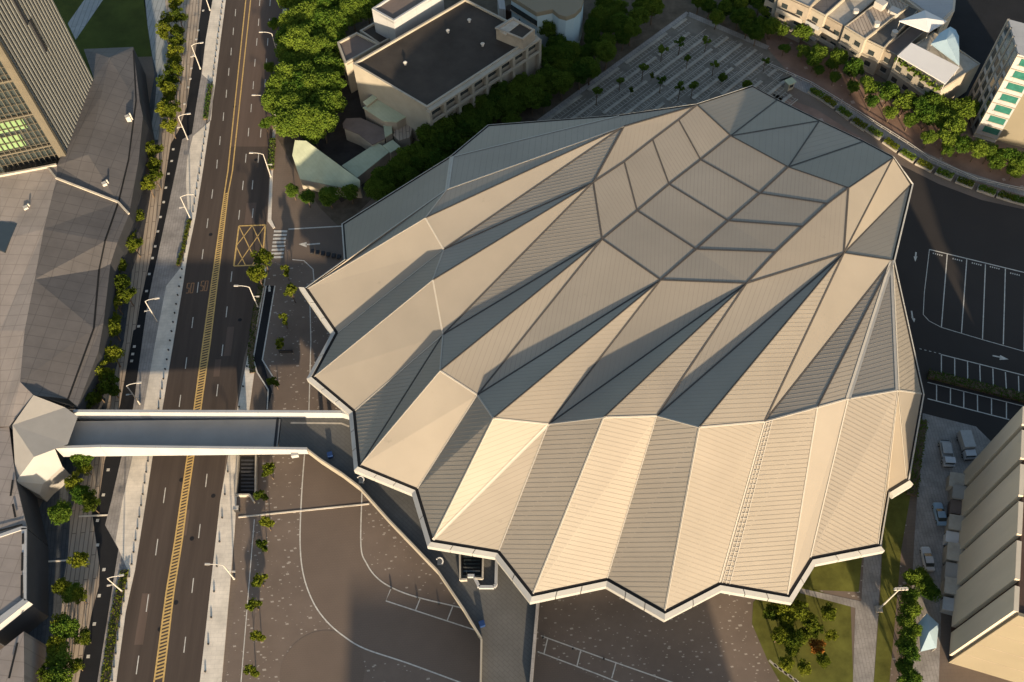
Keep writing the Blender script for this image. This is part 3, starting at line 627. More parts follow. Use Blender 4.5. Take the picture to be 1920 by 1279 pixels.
# raised deck, steps down along the arena
dk=thing('raised_walkway','grey paved walkway with low cream side walls leading from the footbridge along the arena','walkway',at(800,1000,0))
LW=[(575,843),(600,862),(640,888),(673,913),(727,974),(820,1071),(868,1142),(901,1197),(899,1300)]
b=MB(); L3=[V3(*p,7.6) for p in LW]
for p,q in zip(L3[:-1],L3[1:]):
    d=(q-p); n=Vector((-d.y,d.x,0)).normalized()*0.28; b.prism([p,q,q+n,p+n],5.6,7.6,bottom=True)
b.build('side_wall','cream',dk)
b=MB(); wl2=[V3(1012,1120,7.6),V3(997,1300,7.6)]; d=wl2[1]-wl2[0]; n=Vector((-d.y,d.x,0)).normalized()*0.5
b.prism([wl2[0],wl2[1],wl2[1]-n,wl2[0]-n],5.6,7.6,bottom=True); b.build('side_wall','conc',dk)
b=MB(); q=P([(522,842),(575,844)]+[(x+1,y) for x,y in LW[1:]]+[(996,1300),(1011,1120),(1000,1040),(900,950),(780,890),(690,850),(660,780),(528,785)],6.5); b.prism(q,5.7,6.5,bottom=True); b.build('paving','deck',dk)
b=MB()
for px,py in ((620,850),(740,960),(840,1080),(880,1060),(930,1180),(965,1180),(930,1270),(965,1270),(600,810)): c=at(px,py,5); b.tube((c.x,c.y,0),(c.x,c.y,5.7),.4,.4,10)
b.build('column','conc',dk)
b=MB(); b.strip(P([(545,793),(640,794),(655,800)],6.5),0.35,6.52); b.build('drain','stone',dk)
# ================================================================ GREY TILED PODIUM BUILDING
pod=thing('podium_building','grey tiled low building with a folded ridged roof along the west side of the road','building',at(120,560,0))
pv={}
def pp(k,x,y,z): pv[k]=at(x,y,z); 
for k,x,y,z in [('R0',106,335,12.5),('R1',82,430,12.5),('R2',65,524,12.3),('R3',46,620,12.0),('R4',37.5,716,11.5),('R5',62.6,741,11.3),
 ('T0',222,380,8.9),('T1',197,452,9.8),('T2',186,505,8.6),('T3',176,616,9.4),('T4',128,748,9.0),
 ('O0',242,402,8.6),('O1',220,455,9.2),('O2',207,495,8.3),('O3',194,606,8.9),('O4',184.5,659,8.7),('O5',145,763,8.6),
 ('W0',0,331,12.3),('W1',90,314,12.4),('W2',0,620,10.5),('W3',0,800,9.6),('W4',17,800,10.2),('X1',0,450,11.4),
 ('U0',107,310,12.5),('U1',176,148,11.5),('U2',157,92,10),('U3',205,108,11.5),('U4',250,88,8.8),('U5',262,190,8.8),('U6',268,218,8.8),('U7',260,300,8.8),
 ('s4',250,95,8.9),('s5',255,190,8.9),('s7',241,300,8.9),('M1',190,180,11.8),('M2',165,290,11.9)]: pp(k,x,y,z)
def facets(name,lst,m,parent=pod,th=0.3):
    b=MB()
    for s in lst:
        p=[pv[k] for k in s.split()]; n=Vector((0,0,0))
        for i in range(1,len(p)-1): n+=(p[i]-p[0]).cross(p[i+1]-p[0])
        if n.z<0: p=p[::-1]
        for i in range(1,len(p)-1): b.poly([p[0],p[i],p[i+1]])
    return b.build(name,m,parent)
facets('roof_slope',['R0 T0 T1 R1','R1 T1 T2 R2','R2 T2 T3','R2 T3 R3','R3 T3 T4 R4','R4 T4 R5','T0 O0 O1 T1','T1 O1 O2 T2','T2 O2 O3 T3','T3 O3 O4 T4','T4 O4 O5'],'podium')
facets('roof_flat',['W0 W1 U0 R0 R1 X1','X1 R1 R2 W2','W2 R2 R3','W2 R3 R4 W3','W3 R4 W4','R4 R5 W4'],'podium_lit')
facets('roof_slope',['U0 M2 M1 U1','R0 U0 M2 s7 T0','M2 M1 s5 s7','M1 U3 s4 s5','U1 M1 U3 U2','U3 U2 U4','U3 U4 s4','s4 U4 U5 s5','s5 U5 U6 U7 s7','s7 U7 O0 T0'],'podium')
b=MB()
for ks in (('s4','s5','s7','T0'),('T0','T1','T2','T3','T4')):
    for a,c in zip(ks[:-1],ks[1:]): b.beam(pv[a],pv[c],0.38,0.05,lift=0.02)
b.build('roof_slot','gutter',pod)
b=MB(); b.beam(pv['R0']+Vector((0,0,.0)),pv['T0'],0.4,0.35); b.beam(pv['T0'],pv['O0'],0.4,0.35); b.beam(pv['W1'],pv['R0'],0.35,0.3)
for a,c in (('W0','W1'),('W1','U0')): b.beam(pv[a],pv[c],0.45,0.5)
b.build('parapet','stone',pod)
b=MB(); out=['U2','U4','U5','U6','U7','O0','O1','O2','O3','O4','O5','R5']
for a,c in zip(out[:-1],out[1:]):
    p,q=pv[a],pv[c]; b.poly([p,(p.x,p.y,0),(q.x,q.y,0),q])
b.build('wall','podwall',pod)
b=MB(); q=[at(-4,418,11.3),at(34,421,11.4),at(12,477,11.0),at(-4,470,11.0)]; b.prism(q,11.2,11.75); b.build('skylight','glass',pod)
for px,py in ((50,392),(197,347),(240,222)):
    c=at(px,py,11.6 if px<100 else 9.9); b=MB(); b.obox(c,(1,0.6),0.9,0.9,c.z-1.2,c.z+0.7); b.tube(c+Vector((.6,.5,-1)),c+Vector((.6,.5,1.1)),0.18,0.18); b.build('roof_vent','metal',pod)
# southern wing with slotted eaves
wing=thing('tiled_wing','pale grey flat roofed wing with slotted eaves at the lower left corner','building',at(10,1050,0))
b=MB()
b.prism(P([(-30,808),(17,800),(30,905),(50,990),(-30,1010)],9.0),0,9.0); b.build('wall','podwall',wing)
b=MB(); b.prism(P([(-30,808),(17,800),(30,905),(50,988),(-30,1008)],9.3),9.0,9.3); b.build('roof','podium_lit',wing)
b=MB(); b.prism(P([(-30,1014),(50,992),(49,1128),(-30,1192)],9.0),0,9.0); b.build('wall','podwall',wing)
b=MB(); b.prism(P([(-30,1013),(50,991),(48.5,1125),(-30,1184)],9.3),9.0,9.3); b.build('roof','podium_lit',wing)
b=MB(); b.prism(P([(-30,1245),(46,1185),(47,1310),(-30,1330)],8.5),0,8.8); b.build('roof','podium_lit',wing)
b=MB(); 
for l in ([(40,990),(50,990),(49.5,1126),(45,1126)],): b.prism(P(l,9.5),9.3,9.55)
b.prism(P([(-30,1012),(40,987),(50,988),(50,992),(42,993),(-30,1017)],9.5),9.3,9.55)
b.prism(P([(-30,1178),(45,1122),(54,1128),(-30,1195)],9.5),7.9,9.55)
b.build('parapet','white_conc',wing)
b=MB()
for x0,y0,x1,y1 in ((43,1000,43,1020),(42,1036,41.5,1070),(41,1078,40.5,1122),(24,945,29,970),(20,930,24,900),(33,1205,17,1272),(-20,1000,42,984)): b.beam(at(x0,y0,9.6),at(x1,y1,9.6),0.35,0.04)
b.build('roof_slot','gutter',wing)
# ================================================================ TOWER
tw=thing('office_tower','tall grey tower with vertical fins and a gridded glass front in the upper left corner','office tower',at(110,250,0))
TC=at(125,299,11.0); TE=at(176,148,11.0); TF=at(-25,331,11.0)
ux=(TE-TC); Lx=ux.length; ux.normalize(); uf=(TF-TC); Lf=uf.length; uf.normalize(); TH=62.0
nE=Vector((ux.y,-ux.x,0)); nF=Vector((-uf.y,uf.x,0))
b=MB(); b.prism([TC-nE*.4-nF*.9,TE-nE*.4,TE+uf*Lf-nE*.4,TC+uf*Lf-nF*.9],0,TH); b.build('core','finback',tw)
b=MB(); b.obox(TC+uf*Lf/2-nF*.8,uf,Lf-1.0,.06,10.5,TH); b.build('glazing','glass',tw)
b=MB(); k=0.0
while k<Lx:
    p=TC+ux*k; b.obox(p-nE*.15,ux,0.5,0.75,10.5,TH+0.5); k+=1.18
b.build('fin','fin',tw)
b=MB(); 
for t,z0,z1 in ((11.2,38,45),(12.6,30,38)): b.obox(TC+ux*t-nE*.05,ux,0.7,0.9,z0,z1)
b.build('wall_slot','dark',tw)
b=MB(); b.obox(TC,ux,0.7,1.0,10.5,TH+0.6); b.obox(TC+uf*.7,uf,1.0,0.5,10.5,TH+0.5); b.build('corner_trim','mull',tw)
BR=random.Random(4)
for fl in range(11):
    z=11.5+fl*4.6
    for k in range(int(Lf/2.2)):
        if (fl==1 and 2<=k<=9) or (fl==2 and 1<=k<=4) or (fl==3 and 5<=k<=9): p=TC+uf*(1.6+k*2.2)-nF*.55; b=MB(); b.obox(p+uf*1.1,uf,2.2,0.1,z+.6,z+4.0); b.build('lit_interior_panel','lit_interior_panel',tw)
b=MB(); k=0.8
while k<Lf: b.obox(TC+uf*k-nF*.1,uf,0.12,0.35,10.5,TH); k+=1.1
z=11.0
while z<TH: b.obox(TC+uf*Lf/2-nF*.15,uf,Lf,0.25,z,z+0.07); z+=1.9
b.build('mullion','mull',tw)
for z in (15.6,24.8,34,43.2,52.4): b=MB(); b.obox(TC+uf*Lf/2-nF*.2,uf,Lf,0.5,z,z+0.35); b.build('floor_edge','mull',tw)
# ================================================================ OTHER BUILDINGS
def windows(parent,a,c,z0,z1,cols,rows,w,h,m='glass',first=0.5,proud=0.04,frame=True,skip=()):
    a=Vector((a.x,a.y,0));c=Vector((c.x,c.y,0)); d=(c-a); L=d.length; d.normalize(); n=Vector((d.y,-d.x,0))
    for r_ in range(rows):
        for k in range(cols):
            if (r_,k) in skip: continue
            p=a+d*(L*(k+first)/cols); zc=z0+(z1-z0)*(r_+.5)/rows
            b=MB(); b.obox(p+n*proud,d,w,0.08,zc-h/2,zc+h/2); wv=b.build('window',m,parent)
            if frame:
                f=MB(); f.obox(p+n*(proud+.06),d,w+.3,0.22,zc-h/2-.16,zc-h/2); fo=f.build('sill','stone',parent); 
                fo.parent=wv
def parapet(b,pts,z0,z1,th):
    pts=[Vector((p.x,p.y,0)) for p in pts]; n=len(pts); c=sum(pts,Vector((0,0,0)))/n
    for i in range(n):
        a,q=pts[i],pts[(i+1)%n]; d=(q-a).normalized(); nn=Vector((-d.y,d.x,0)); 
        if (c-a).dot(nn)<0: nn=-nn
        b.obox((a+q)/2+nn*th/2,d,(q-a).length-.01*i,th,z0,z1+.003*i)
def block(name,label,cat,px,z,wallm,roofm,par=0.8,group=None,z0=0.0,ph=0.5):
    q=P(px,z); c=sum(q,Vector((0,0,0)))/len(q); t=thing(name,label,cat,(c.x,c.y,0),group)
    b=MB(); b.prism(q,z0,z-ph,top=False); b.build('wall',wallm,t)
    b=MB(); qq=[Vector((p.x,p.y,0)).lerp(Vector((c.x,c.y,0)),0.01 if par else -0.05) for p in q]; b.prism(qq,z-ph-.2,z-ph,bottom=True); b.build('roof',roofm,t)
    if par: 
        b=MB(); parapet(b,q,z-ph-.3,z,0.45); b.build('parapet',wallm,t)
    return t,q
# school hall
hall,hq=block('assembly_hall','large cream hall with a flat dark bitumen roof and raised parapet behind the arena','building',[(661,119),(800.4,201),(1007,66),(872,-3)],13.5,'cream','roofdark')
a,c=hq[1],hq[2]; d=(c-a).normalized(); nrm=Vector((d.y,-d.x,0))
b=MB(); b.obox((a+c)/2+nrm*0.5,d,(c-a).length,1.4,12.7,13.2); b.build('eave','cream',hall)
b=MB(); b.obox((a+c)/2+nrm*1.0,d,(c-a).length,0.5,9.2,9.8); b.build('ledge','cream',hall)
windows(hall,a,c,9.9,12.6,8,1,3.0,1.7,first=.5,frame=False)
b=MB()
for k in range(9): b.obox(a.lerp(c,k/8)+nrm*.6,d,0.7,1.1,0,12.8)
b.build('pilaster','cream',hall)
for k,(px,py) in enumerate([(840,60),(880,40),(905,85),(760,120)]):
    c_=at(px,py,13.2); t_=thing('roof_vent',['small grey roof vent near the middle of the dark hall roof','small grey roof vent towards the far edge of the hall roof','small grey roof vent near the right edge of the hall roof','small grey roof vent towards the left of the hall roof'][k],'vent',(c_.x,c_.y,13.0)); b=MB(); b.tube((c_.x,c_.y,12.95),(c_.x,c_.y,13.7),.3,.3,10); b.build('pipe','metal',t_); b=MB(); b.tube((c_.x,c_.y,13.7),(c_.x,c_.y,14.0),.5,.15,10); b.build('cap','metal',t_)
sb,q=block('stair_house','small weathered rooftop stair house on the far corner of the dark roofed hall','rooftop room',[(930,53),(980,74),(1003,55),(962,33)],16.2,'tan','roofdark',z0=13.0,ph=.35)
b=MB(); b.prism(P([(928,52),(948,65),(978,42),(962,32)],15.9),15.6,16.0,bottom=True); b.build('canopy','stone',sb)
n1,q=block('school_wing','white walled block with a brown flat roof behind the west end of the hall','building',[(697,16),(738,39),(830,-18),(790,-45)],15,'white_conc','roofbrown')
block('link_block','low link block with a pale brown flat roof at the west corner of the hall','building',[(632,79),(647,119),(712,82),(669,60)],9.5,'cream','roofbrown')
block('link_block','very low dark roofed passage between the white walled block and the hall','building',[(674,57),(704,40),(742,66),(712,83)],8.5,'cream','roofdark')
ax=[('lean_to_shed','pale green lean-to shed roof against the sunlit gable of the hall',[(682,201),(710,183),(742,181),(770,211),(743,227),(719,225)],6.2,'tan','greenroof'),
 ('lean_to_shed','narrow pale green awning roof tucked beneath the hall gable wall',[(681,190),(704,173),(710,180),(688,197)],6.9,'tan','greenroof'),
 ('bicycle_shelter','long pale green sheet roof beside the dark trees north-west of the arena',[(643,309),(706,268),(731,282),(670,331)],3.4,'tan','greenroof'),
 ('bicycle_shelter','short pale green sheet roof at the end of the long green shelter',[(718,272),(736,262),(750,274),(732,285)],3.6,'tan','greenroof'),
 ('green_awning','upright pale green panel roof beside the lean-to shed',[(718,226),(733,224),(735,248),(722,256)],4.5,'tan','greenroof'),
 ('workshop','brown roofed workshop with a curved orange lit wall in the hall yard',[(644,231),(650,222),(676,221),(718,240),(720,258),(697,269),(672,250),(645,239)],4.2,'cream','roofbrown'),
 ('workshop','small round roofed store under the trees beside the hall corner',[(742,238),(760,232),(772,240),(768,256),(748,262),(738,252)],3.5,'cream','plank'),
 ('mint_shed','mint green flat sheet roof below the window band of the hall',[(912,155),(946,130),(970,128),(984,144),(982,152),(936,178)],4.2,'cream','mint')]
for nme,lab,px,z,wm,rm in ax: block(nme,lab,'shed',px,z,wm,rm,par=0,ph=.15)
gs=thing('green_shed','triangular pale green sheet roofed shed with a cream wall behind four trees','shed',at(610,340,0))
g=[at(553,263,6.2),at(574,264,6.6),at(675,338,5.0),at(675,352,3.6),at(640,352,3.3),at(563,336,3.3),at(548,291,5.0)]
b=MB(); 
for tri in ((5,6,0),(5,0,1),(5,1,2),(5,2,4),(4,2,3)): 
    tp_=[g[i_] for i_ in tri]; nn_=(tp_[1]-tp_[0]).cross(tp_[2]-tp_[0]); b.poly(tp_ if nn_.z>0 else tp_[::-1])
b.build('roof','greenroof',gs)
b=MB()
for p,q_ in zip(g,g[1:]+g[:1]): b.poly([p-Vector((0,0,.05)),(p.x,p.y,0),(q_.x,q_.y,0),q_-Vector((0,0,.05))][::-1])
b.build('wall','cream',gs)
# rounded cream building at the top edge
rb=thing('rounded_building','cream building with a rounded corner and pale blue lower wall at the top edge','building',at(1060,20,0))
pts=[at(955,-6,12),at(1006,26,12),at(1036,20,12),at(1048,30,12),at(1062,34,12),at(1078,28,12),at(1090,16,12),at(1097,-10,12),at(1080,-60,12),at(960,-50,12)]
b=MB(); b.prism(pts,11.2,12.4,bottom=True); b.build('roof','sunpanel',rb)
cc=sum(pts,Vector((0,0,0)))/len(pts)
b=MB(); b.prism([p.lerp(Vector((cc.x,cc.y,p.z)),.04) for p in pts],0,11.2); wo=b.build('wall','tentblue',rb)
windows(rb,pts[0].lerp(cc,.035),pts[1].lerp(cc,.035),7,11,4,1,2.2,1.6)
rc=thing('red_trimmed_house','small house with a red brown wall and blue sheet roof behind the hall stair house','building',at(985,25,0))
b=MB(); b.prism(P([(955,8),(985,28),(975,36),(945,14)],7),0,7); b.build('wall','brick',rc)
b=MB(); b.prism(P([(985,27),(1003,38),(1000,46),(978,35)],7.2),6.6,7.3,bottom=True); b.build('roof','tentblue',rc)
b=MB(); b.prism(P([(932,-10),(945,-6),(948,18),(936,16)],9),0,9); b.build('tower_wall','white_conc',rc)
# row of shophouses
rl=[(1440,-22),(1462,-12),(1519,13.5),(1548,29),(1584,49),(1623,73),(1658,90),(1682,104),(1768,166)]
zz=[10.5,11.0,10.0,9.0,9.5,8.6,7.8,8.8]
wm=['cream','tan','cream','tan','cream','cream','tan','cream']; rm=['roofbrown','grey_conc','podium','stone','plank','deck','roofbrown','stone']
labs=['cream walled end shophouse half outside the picture at the top edge of the row','tan shophouse with stacked balconies at the upper end of the row','shophouse with a dark slate roof and pink white balconies','tan shophouse with a broad pale grey flat roof','shophouse with a rusty tan patched flat roof and one dark upper window','cream shophouse with a bluish shaded roof terrace','narrow shophouse with an open brown rooftop pit','long corner shophouse with planted green ledges under a white canopy']
for k in range(8):
    z=zz[k]; p0=at(*rl[k],z); p1=at(*rl[k+1],z); d=(p1-p0).normalized(); nn=Vector((-d.y,d.x,0))  # back, away from the street
    if nn.y<0: nn=-nn
    dep=17 if k<7 else 13
    q=[p0,p1-d*.06,p1-d*.06+nn*dep,p0+nn*dep]; c=sum(q,Vector((0,0,0)))/4
    t=thing('shophouse',labs[k],'building',(c.x,c.y,0),'row of shophouses on the far side of the back road')
    b=MB(); b.prism(q,0,z-.25,top=False); b.build('wall',wm[k],t)
    b=MB(); b.prism([v_.lerp(c,.012) for v_ in q],z-.45,z-.2); b.build('roof',rm[k],t)
    b=MB(); parapet(b,q,z-.5,z,0.25); b.build('parapet',wm[k],t)
    cols=max(1,round((p1-p0).length/3.4)); windows(t,p0,p1-d*.06,0.8,z-1.2,cols,3 if z>9.2 else 2,1.5,1.25)
    if k in (1,2,3):
        for lv in (z*.36,z*.68):
            b=MB(); b.obox((p0+p1)/2-nn*.6,d,(p1-p0).length*.86,1.1,lv-.9,lv-.75); b.obox((p0+p1)/2-nn*1.1,d,(p1-p0).length*.86,0.12,lv-.75,lv+.25); b.build('balcony','stone' if k!=2 else 'white_conc',t)
    if k in (4,5,6,7):
        b=MB(); b.obox((p0+p1)/2-nn*.35,d,(p1-p0).length*.96,0.7,z*.52,z*.52+.2); b.build('ledge','cream',t)
    if k==7:
        for j in range(7):
            b=MB(); cpt=p0.lerp(p1,(j+.5)/7)-nn*.3
            for _ in range(60):
                pz=cpt+Vector((random.uniform(-1,1),random.uniform(-.4,.4),random.uniform(-.9,.2)))+Vector((0,0,0)); r_=random.uniform(.12,.25); dx=Vector((random.gauss(0,1),random.gauss(0,1),random.gauss(0,1))).normalized()*r_; dy=dx.cross(Vector((random.gauss(0,1),random.gauss(0,1),1))).normalized()*r_
                b.poly([pz-dx-dy,pz+dx-dy,pz+dx+dy,pz-dx+dy])
            b.build('ledge_planting','leaf',t)
    if k in (3,4,5):
        b=MB(); b.obox(c+nn*3-d*1.5,d,2.4,2.0,z-.7,z+1.5); b.tube(c-nn*3+d*2+Vector((0,0,-c.z+z-.7)),c-nn*3+d*2+Vector((0,0,-c.z+z+1.0)),.7,.7,12); b.build('water_tank','metal',t)
bd=thing('grey_house','pale grey rendered house behind the shophouses at the top edge','building',at(1740,5,0))
b=MB(); b.prism(P([(1695,-4),(1730,22),(1766,45),(1790,20),(1795,-30),(1700,-40)],9),0,9); b.build('wall','panel',bd)
b=MB(); b.prism(P([(1700,-6),(1730,16),(1764,39),(1786,17),(1790,-28),(1704,-38)],9.3),9.0,9.3); b.build('roof','white_conc',bd)
windows(bd,at(1695,-4,9),at(1766,45,9),1,8.5,5,2,1.4,1.3)
# white membrane canopies over the corner roof
def canopy(label,pts,m,peak=None):
    q=[at(*p) for p in pts]; c=sum(q,Vector((0,0,0)))/len(q); t=thing('roof_canopy',label,'canopy',(c.x,c.y,min(v_.z for v_ in q)-2.2),'white roof canopies on the corner shophouse')
    b=MB(); n=len(q)
    top=at(*peak) if peak else c
    for i in range(n): b.poly([q[i],q[(i+1)%n],top] if (q[(i+1)%n]-q[i]).cross(top-q[i]).z>0 else [q[(i+1)%n],q[i],top])
    for i in range(n):
        a_,c_=q[i],q[(i+1)%n]; b.poly([a_,c_,c_-Vector((0,0,.25)),a_-Vector((0,0,.25))])
    b.build('membrane',m,t)
    b=MB()
    for p in q: pz=p.lerp(Vector((c.x,c.y,p.z)),.04); b.tube((pz.x,pz.y,p.z-2.6),(pz.x,pz.y,p.z-.1),.08,.08,6)
    b.build('post','metal',t)
canopy('large flat white canopy over the corner shophouse front',[(1683,104,11),(1709,80,11.6),(1799,126,11.6),(1773,157,11)],'tent')
canopy('square white canopy with a shallow peak behind the large flat one',[(1686,39,11.3),(1734,19,11.3),(1776,40,11.3),(1742,60,11.3)],'tent',(1737,34,12.4))
canopy('pale blue curved canopy with a white peak at the street corner',[(1746,82,11.3),(1762,62,11.3),(1782,50,11.2),(1792,56,11.2),(1798,68,11.2),(1799,122,11.3)],'tentblue',(1774,74,13.2))
# white apartment block, top right corner
ap=thing('apartment_block','white apartment block with green windows cropped by the right edge','building',at(1880,240,0))
c0=at(1826,256); c1=at(1866,268); c2=at(1985,300); c3=at(1811,192)
d3=(c3-c0); AH=24.5
b=MB(); b.prism([c0,c1,c1+d3,c0+d3],0,AH); b.build('wall','white_conc',ap)
dd=(c2-c1).normalized(); nn=Vector((dd.y,-dd.x,0))
b=MB(); b.prism([c1+nn*-.8,c2-nn*.8,c2+d3,c1+d3],0,AH); b.build('wall','sunpanel',ap)
windows(ap,c0.lerp(c1,.12),c1,1.5,AH,1,7,3.4,1.7,m='greenglass')
for k in range(8): z=2.2+k*3.28; d_=(c1-c0).normalized(); b=MB(); b.obox((c0+c1)/2+Vector((d_.y,-d_.x,0))*.1,d_,(c1-c0).length*.98,.3,z-1.2,z-1.05); b.build('ledge','cream',ap)
windows(ap,c0+d3,c0,1.0,AH,4,7,1.5,2.2,frame=False)
windows(ap,c1.lerp(c2,.35)-nn*.8,c2-nn*.8,1.5,AH,3,7,1.8,1.6)
b=MB()
for k in range(5): b.obox((c0+d3).lerp(c0,(k+.02)/4.08),(1,.1),.5,.35,0,AH)
b.build('pilaster','stone',ap)
# slab block, bottom right: clad west wall with dark recesses
sbk=thing('slab_block','tall grey clad slab block with dark vertical recesses at the bottom right corner','building',at(1850,1150,0))
w0=at(1779,1237); w1=at(1806,890); e0=at(1990,1300); SH=27.5
dn_=(w1-w0); de=(e0-w0); 
b=MB(); b.prism([w0,e0,e0+dn_,w1],0,SH); b.build('core','brick',sbk)
L=dn_.length; dh=dn_.normalized(); nw=Vector((-dh.y,dh.x,0))
cuts=[0,.125,.33,.515,.70,.875,1.0]
for i in range(6):
    s0=cuts[i]*L+(0.0 if i==0 else .55); s1=cuts[i+1]*L-.55
    b=MB(); p=w0+dh*(s0+s1)/2; b.obox(p+nw*.35,dh,s1-s0,0.7,2.2,SH+.4); b.build('cladding_panel','panel',sbk)
b=MB(); dl=de.normalized(); ns_=Vector((dl.y,-dl.x,0)); b.obox(w0+de*.5+ns_*.25,dl,de.length,.5,0,SH+.3); b.build('south_wall','sunpanel',sbk)
b=MB()
for z in (6,12,18,24): b.obox(w0+de*.5+ns_*.5,dl,de.length,.06,z,z+.08)
b.build('wall_joint','tan',sbk)
# lean-to roofs and cluttered sheds along its foot
k=0
for (x,y),m_,sz,z in [((1788,905),'stone',2.6,2.6),((1792,930),'grey_conc',2.3,3.2),((1790,955),'roofbrown',2.4,2.4),((1786,985),'stone',2.6,2.9),((1783,1010),'tent',1.8,2.2),((1782,1040),'stone',3.0,3.1),((1780,1075),'grey_conc',2.8,2.7),((1778,1103),'stone',2.6,3.0),((1777,1135),'trailer',2.0,2.3)]:
    c=at(x-3,y+6); labs9=['pale stone coloured','grey','brown','dusty cream','small white','wide cream','flat grey','tall cream','weathered grey white']
    t=thing('wall_shed',labs9[k]+' shed at the foot of the slab block, '+ordn(k)+' from the north','shed',(c.x,c.y,0),'sheds along the foot of the slab block')
    b=MB(); b.obox(c,dh,sz,2.2,0,z*.92); b.build('wall',m_,t)
    b=MB(); h=dh*(sz/2+.15); s_=nw*1.3; q=[c-h+s_,c+h+s_,c+h-s_,c-h-s_]; b.poly([Vector((q[0].x,q[0].y,z*.93)),Vector((q[3].x,q[3].y,z+.45)),Vector((q[2].x,q[2].y,z+.45)),Vector((q[1].x,q[1].y,z*.93))][::-1]); b.build('roof',m_,t); k+=1
# buildings just outside the picture whose shade falls into it
t=thing('warehouse','grey warehouse east of the slab block outside the view','building',(120,50,0))
b=MB(); b.prism([Vector((108.5,30,0)),Vector((150,26,0)),Vector((152,60,0)),Vector((109,62,0))],0,20); b.build('wall','panel',t)
b=MB(); b.prism([Vector((103,45,0)),Vector((108.4,45,0)),Vector((108.4,58,0)),Vector((103,58,0))],0,12); b.build('link','panel',t)
t=thing('office_block','broad office block to the south outside the view','building',(10,-70,0))
b=MB(); b.prism([Vector((-12,-90,0)),Vector((50,-90,0)),Vector((50,-60,0)),Vector((-12,-60,0))],0,23.5); b.build('wall','panel',t)
# ================================================================ TREES
rt=random.Random(11)
def leafquad(b,p,r,rng,flat=0.0):
    n=Vector((rng.gauss(0,1),rng.gauss(0,1),rng.gauss(0,1)+flat)).normalized(); a=n.orthogonal().normalized(); c=n.cross(a)
    t=rng.uniform(0,6.28); a,c=a*math.cos(t)+c*math.sin(t),c*math.cos(t)-a*math.sin(t)
    b.poly([p-a*r-c*r*.6,p+a*r-c*r*.6,p+a*r*.8+c*r*.6,p-a*r*.7+c*r*.7])
def crown_mesh(seed,R_,Hc,clumps,per,leaf,spread=0.5,fl=0.6):
    g=random.Random(seed); b=MB()
    for k in range(clumps):
        while True:
            p=Vector((g.uniform(-1,1),g.uniform(-1,1),g.uniform(-.7,1)))
            if 0.25<p.length<1: break
        c=Vector((p.x*R_*.8,p.y*R_*.8,p.z*Hc*.5*.85)); cr=R_*g.uniform(.22,.42)*(spread/.5)
        for _ in range(per):
            d=Vector((g.gauss(0,1),g.gauss(0,1),g.gauss(0,1))).normalized()*cr*(g.random()**.4); d.z*=.75
            leafquad(b,c+d,leaf*g.uniform(.7,1.25),g,fl)
    return b
def trunk_mesh(seed,h,r,limbs,R_):
    g=random.Random(seed); b=MB(); mid=Vector((g.uniform(-.1,.1)*R_,g.uniform(-.1,.1)*R_,h*.6)); b.tube((0,0,-.1),mid,r,r*.7,8); b.tube(mid,(mid.x,mid.y,h+R_*.35),r*.7,r*.25,6)
    for k in range(limbs):
        a=6.28*k/limbs+g.uniform(-.4,.4); e=Vector((math.cos(a)*R_*.65,math.sin(a)*R_*.65,h+R_*g.uniform(.1,.5))); b.tube(mid+Vector((0,0,g.uniform(-.3,.6))),e,r*.45,r*.12,5)
    return b
PROTO={}
def proto(key,seed,R_,Hc,h,clumps,per,leaf,lm,limbs=5,r=.16,spread=.5,fl=.6):
    me=[]
    for nm,b,m_ in (('trunk',trunk_mesh(seed,h,r,limbs,R_),'trunk'),('crown',crown_mesh(seed,R_,Hc,clumps,per,leaf,spread,fl),lm)):
        if nm=='crown': b.v=[v_+Vector((0,0,h+Hc*.35)) for v_ in b.v]
        d=bpy.data.meshes.new(nm); d.from_pydata([tuple(v_) for v_ in b.v],[],b.f); d.materials.append(M[m_]); me.append(d)
    PROTO.setdefault(key,[]).append((me,h+Hc*.4,R_))
for s in range(3): proto('street',s+1,1.55,2.5,2.6,22,105,.105,'leafy',4,.10,.52)
for s in range(3): proto('round',s+11,2.0,2.8,2.6,38,130,.11,'leaf',5,.13,.5)
for s in range(4): proto('grove',s+21,3.6,5.0,4.8,85,190,.135,'leaf',6,.22,.42)
for s in range(4): proto('dark',s+31,3.0,4.6,4.2,70,175,.135,'leafd',6,.2,.45)
for s in range(2): proto('thin',s+41,.95,1.9,1.9,11,60,.11,'leafy',3,.07,.55)
for s in range(2): proto('palm',s+51,1.0,1.2,3.0,9,50,.13,'leafd',3,.09,.6)
for s in range(1): proto('orange',s+61,1.9,2.0,1.2,20,40,.2,'leafo',5,.1,.5)
def tree(name,key,px,py,label,group,s=None,z=None,cat='tree'):
    ms,zc,_=rt.choice(PROTO[key]); s=s or rt.uniform(.85,1.2)
    base=at(px,py,zc*s); t=thing(name,label,cat,(base.x,base.y,z or 0.0),group); t.rotation_euler=(0,0,rt.uniform(0,6.28)); t.scale=(s,s,s*rt.uniform(.92,1.1))
    for nm,me in zip(('trunk','crown'),ms):
        o=bpy.data.objects.new(nm,me); COL.objects.link(o); o.parent=t
    return t
up=[(330,5),(312,33),(335,30),(307,59),(331,58),(331,74),(327,95),(325,112),(327,128),(320,143),(307,157),(318,166),(316,182),(305,200),(326,207),(317,232),(285,277),(289,305),(290,330),(275,343),(257,405),(238,437),(250,458),(222,497),(226,530),(236,550),(217,568),(211,598),(206,611),(188,640),(207,662),(191,698),(203,720),(181,735),(165,750)]
up.sort(key=lambda p:p[1])
for i,(x,y) in enumerate(up): tree('street_tree','street',x,y,ordn(i)+' yellow green street tree from the top, in the strip north of the footbridge','street trees on the planked strip',rt.uniform(1.15,1.6))
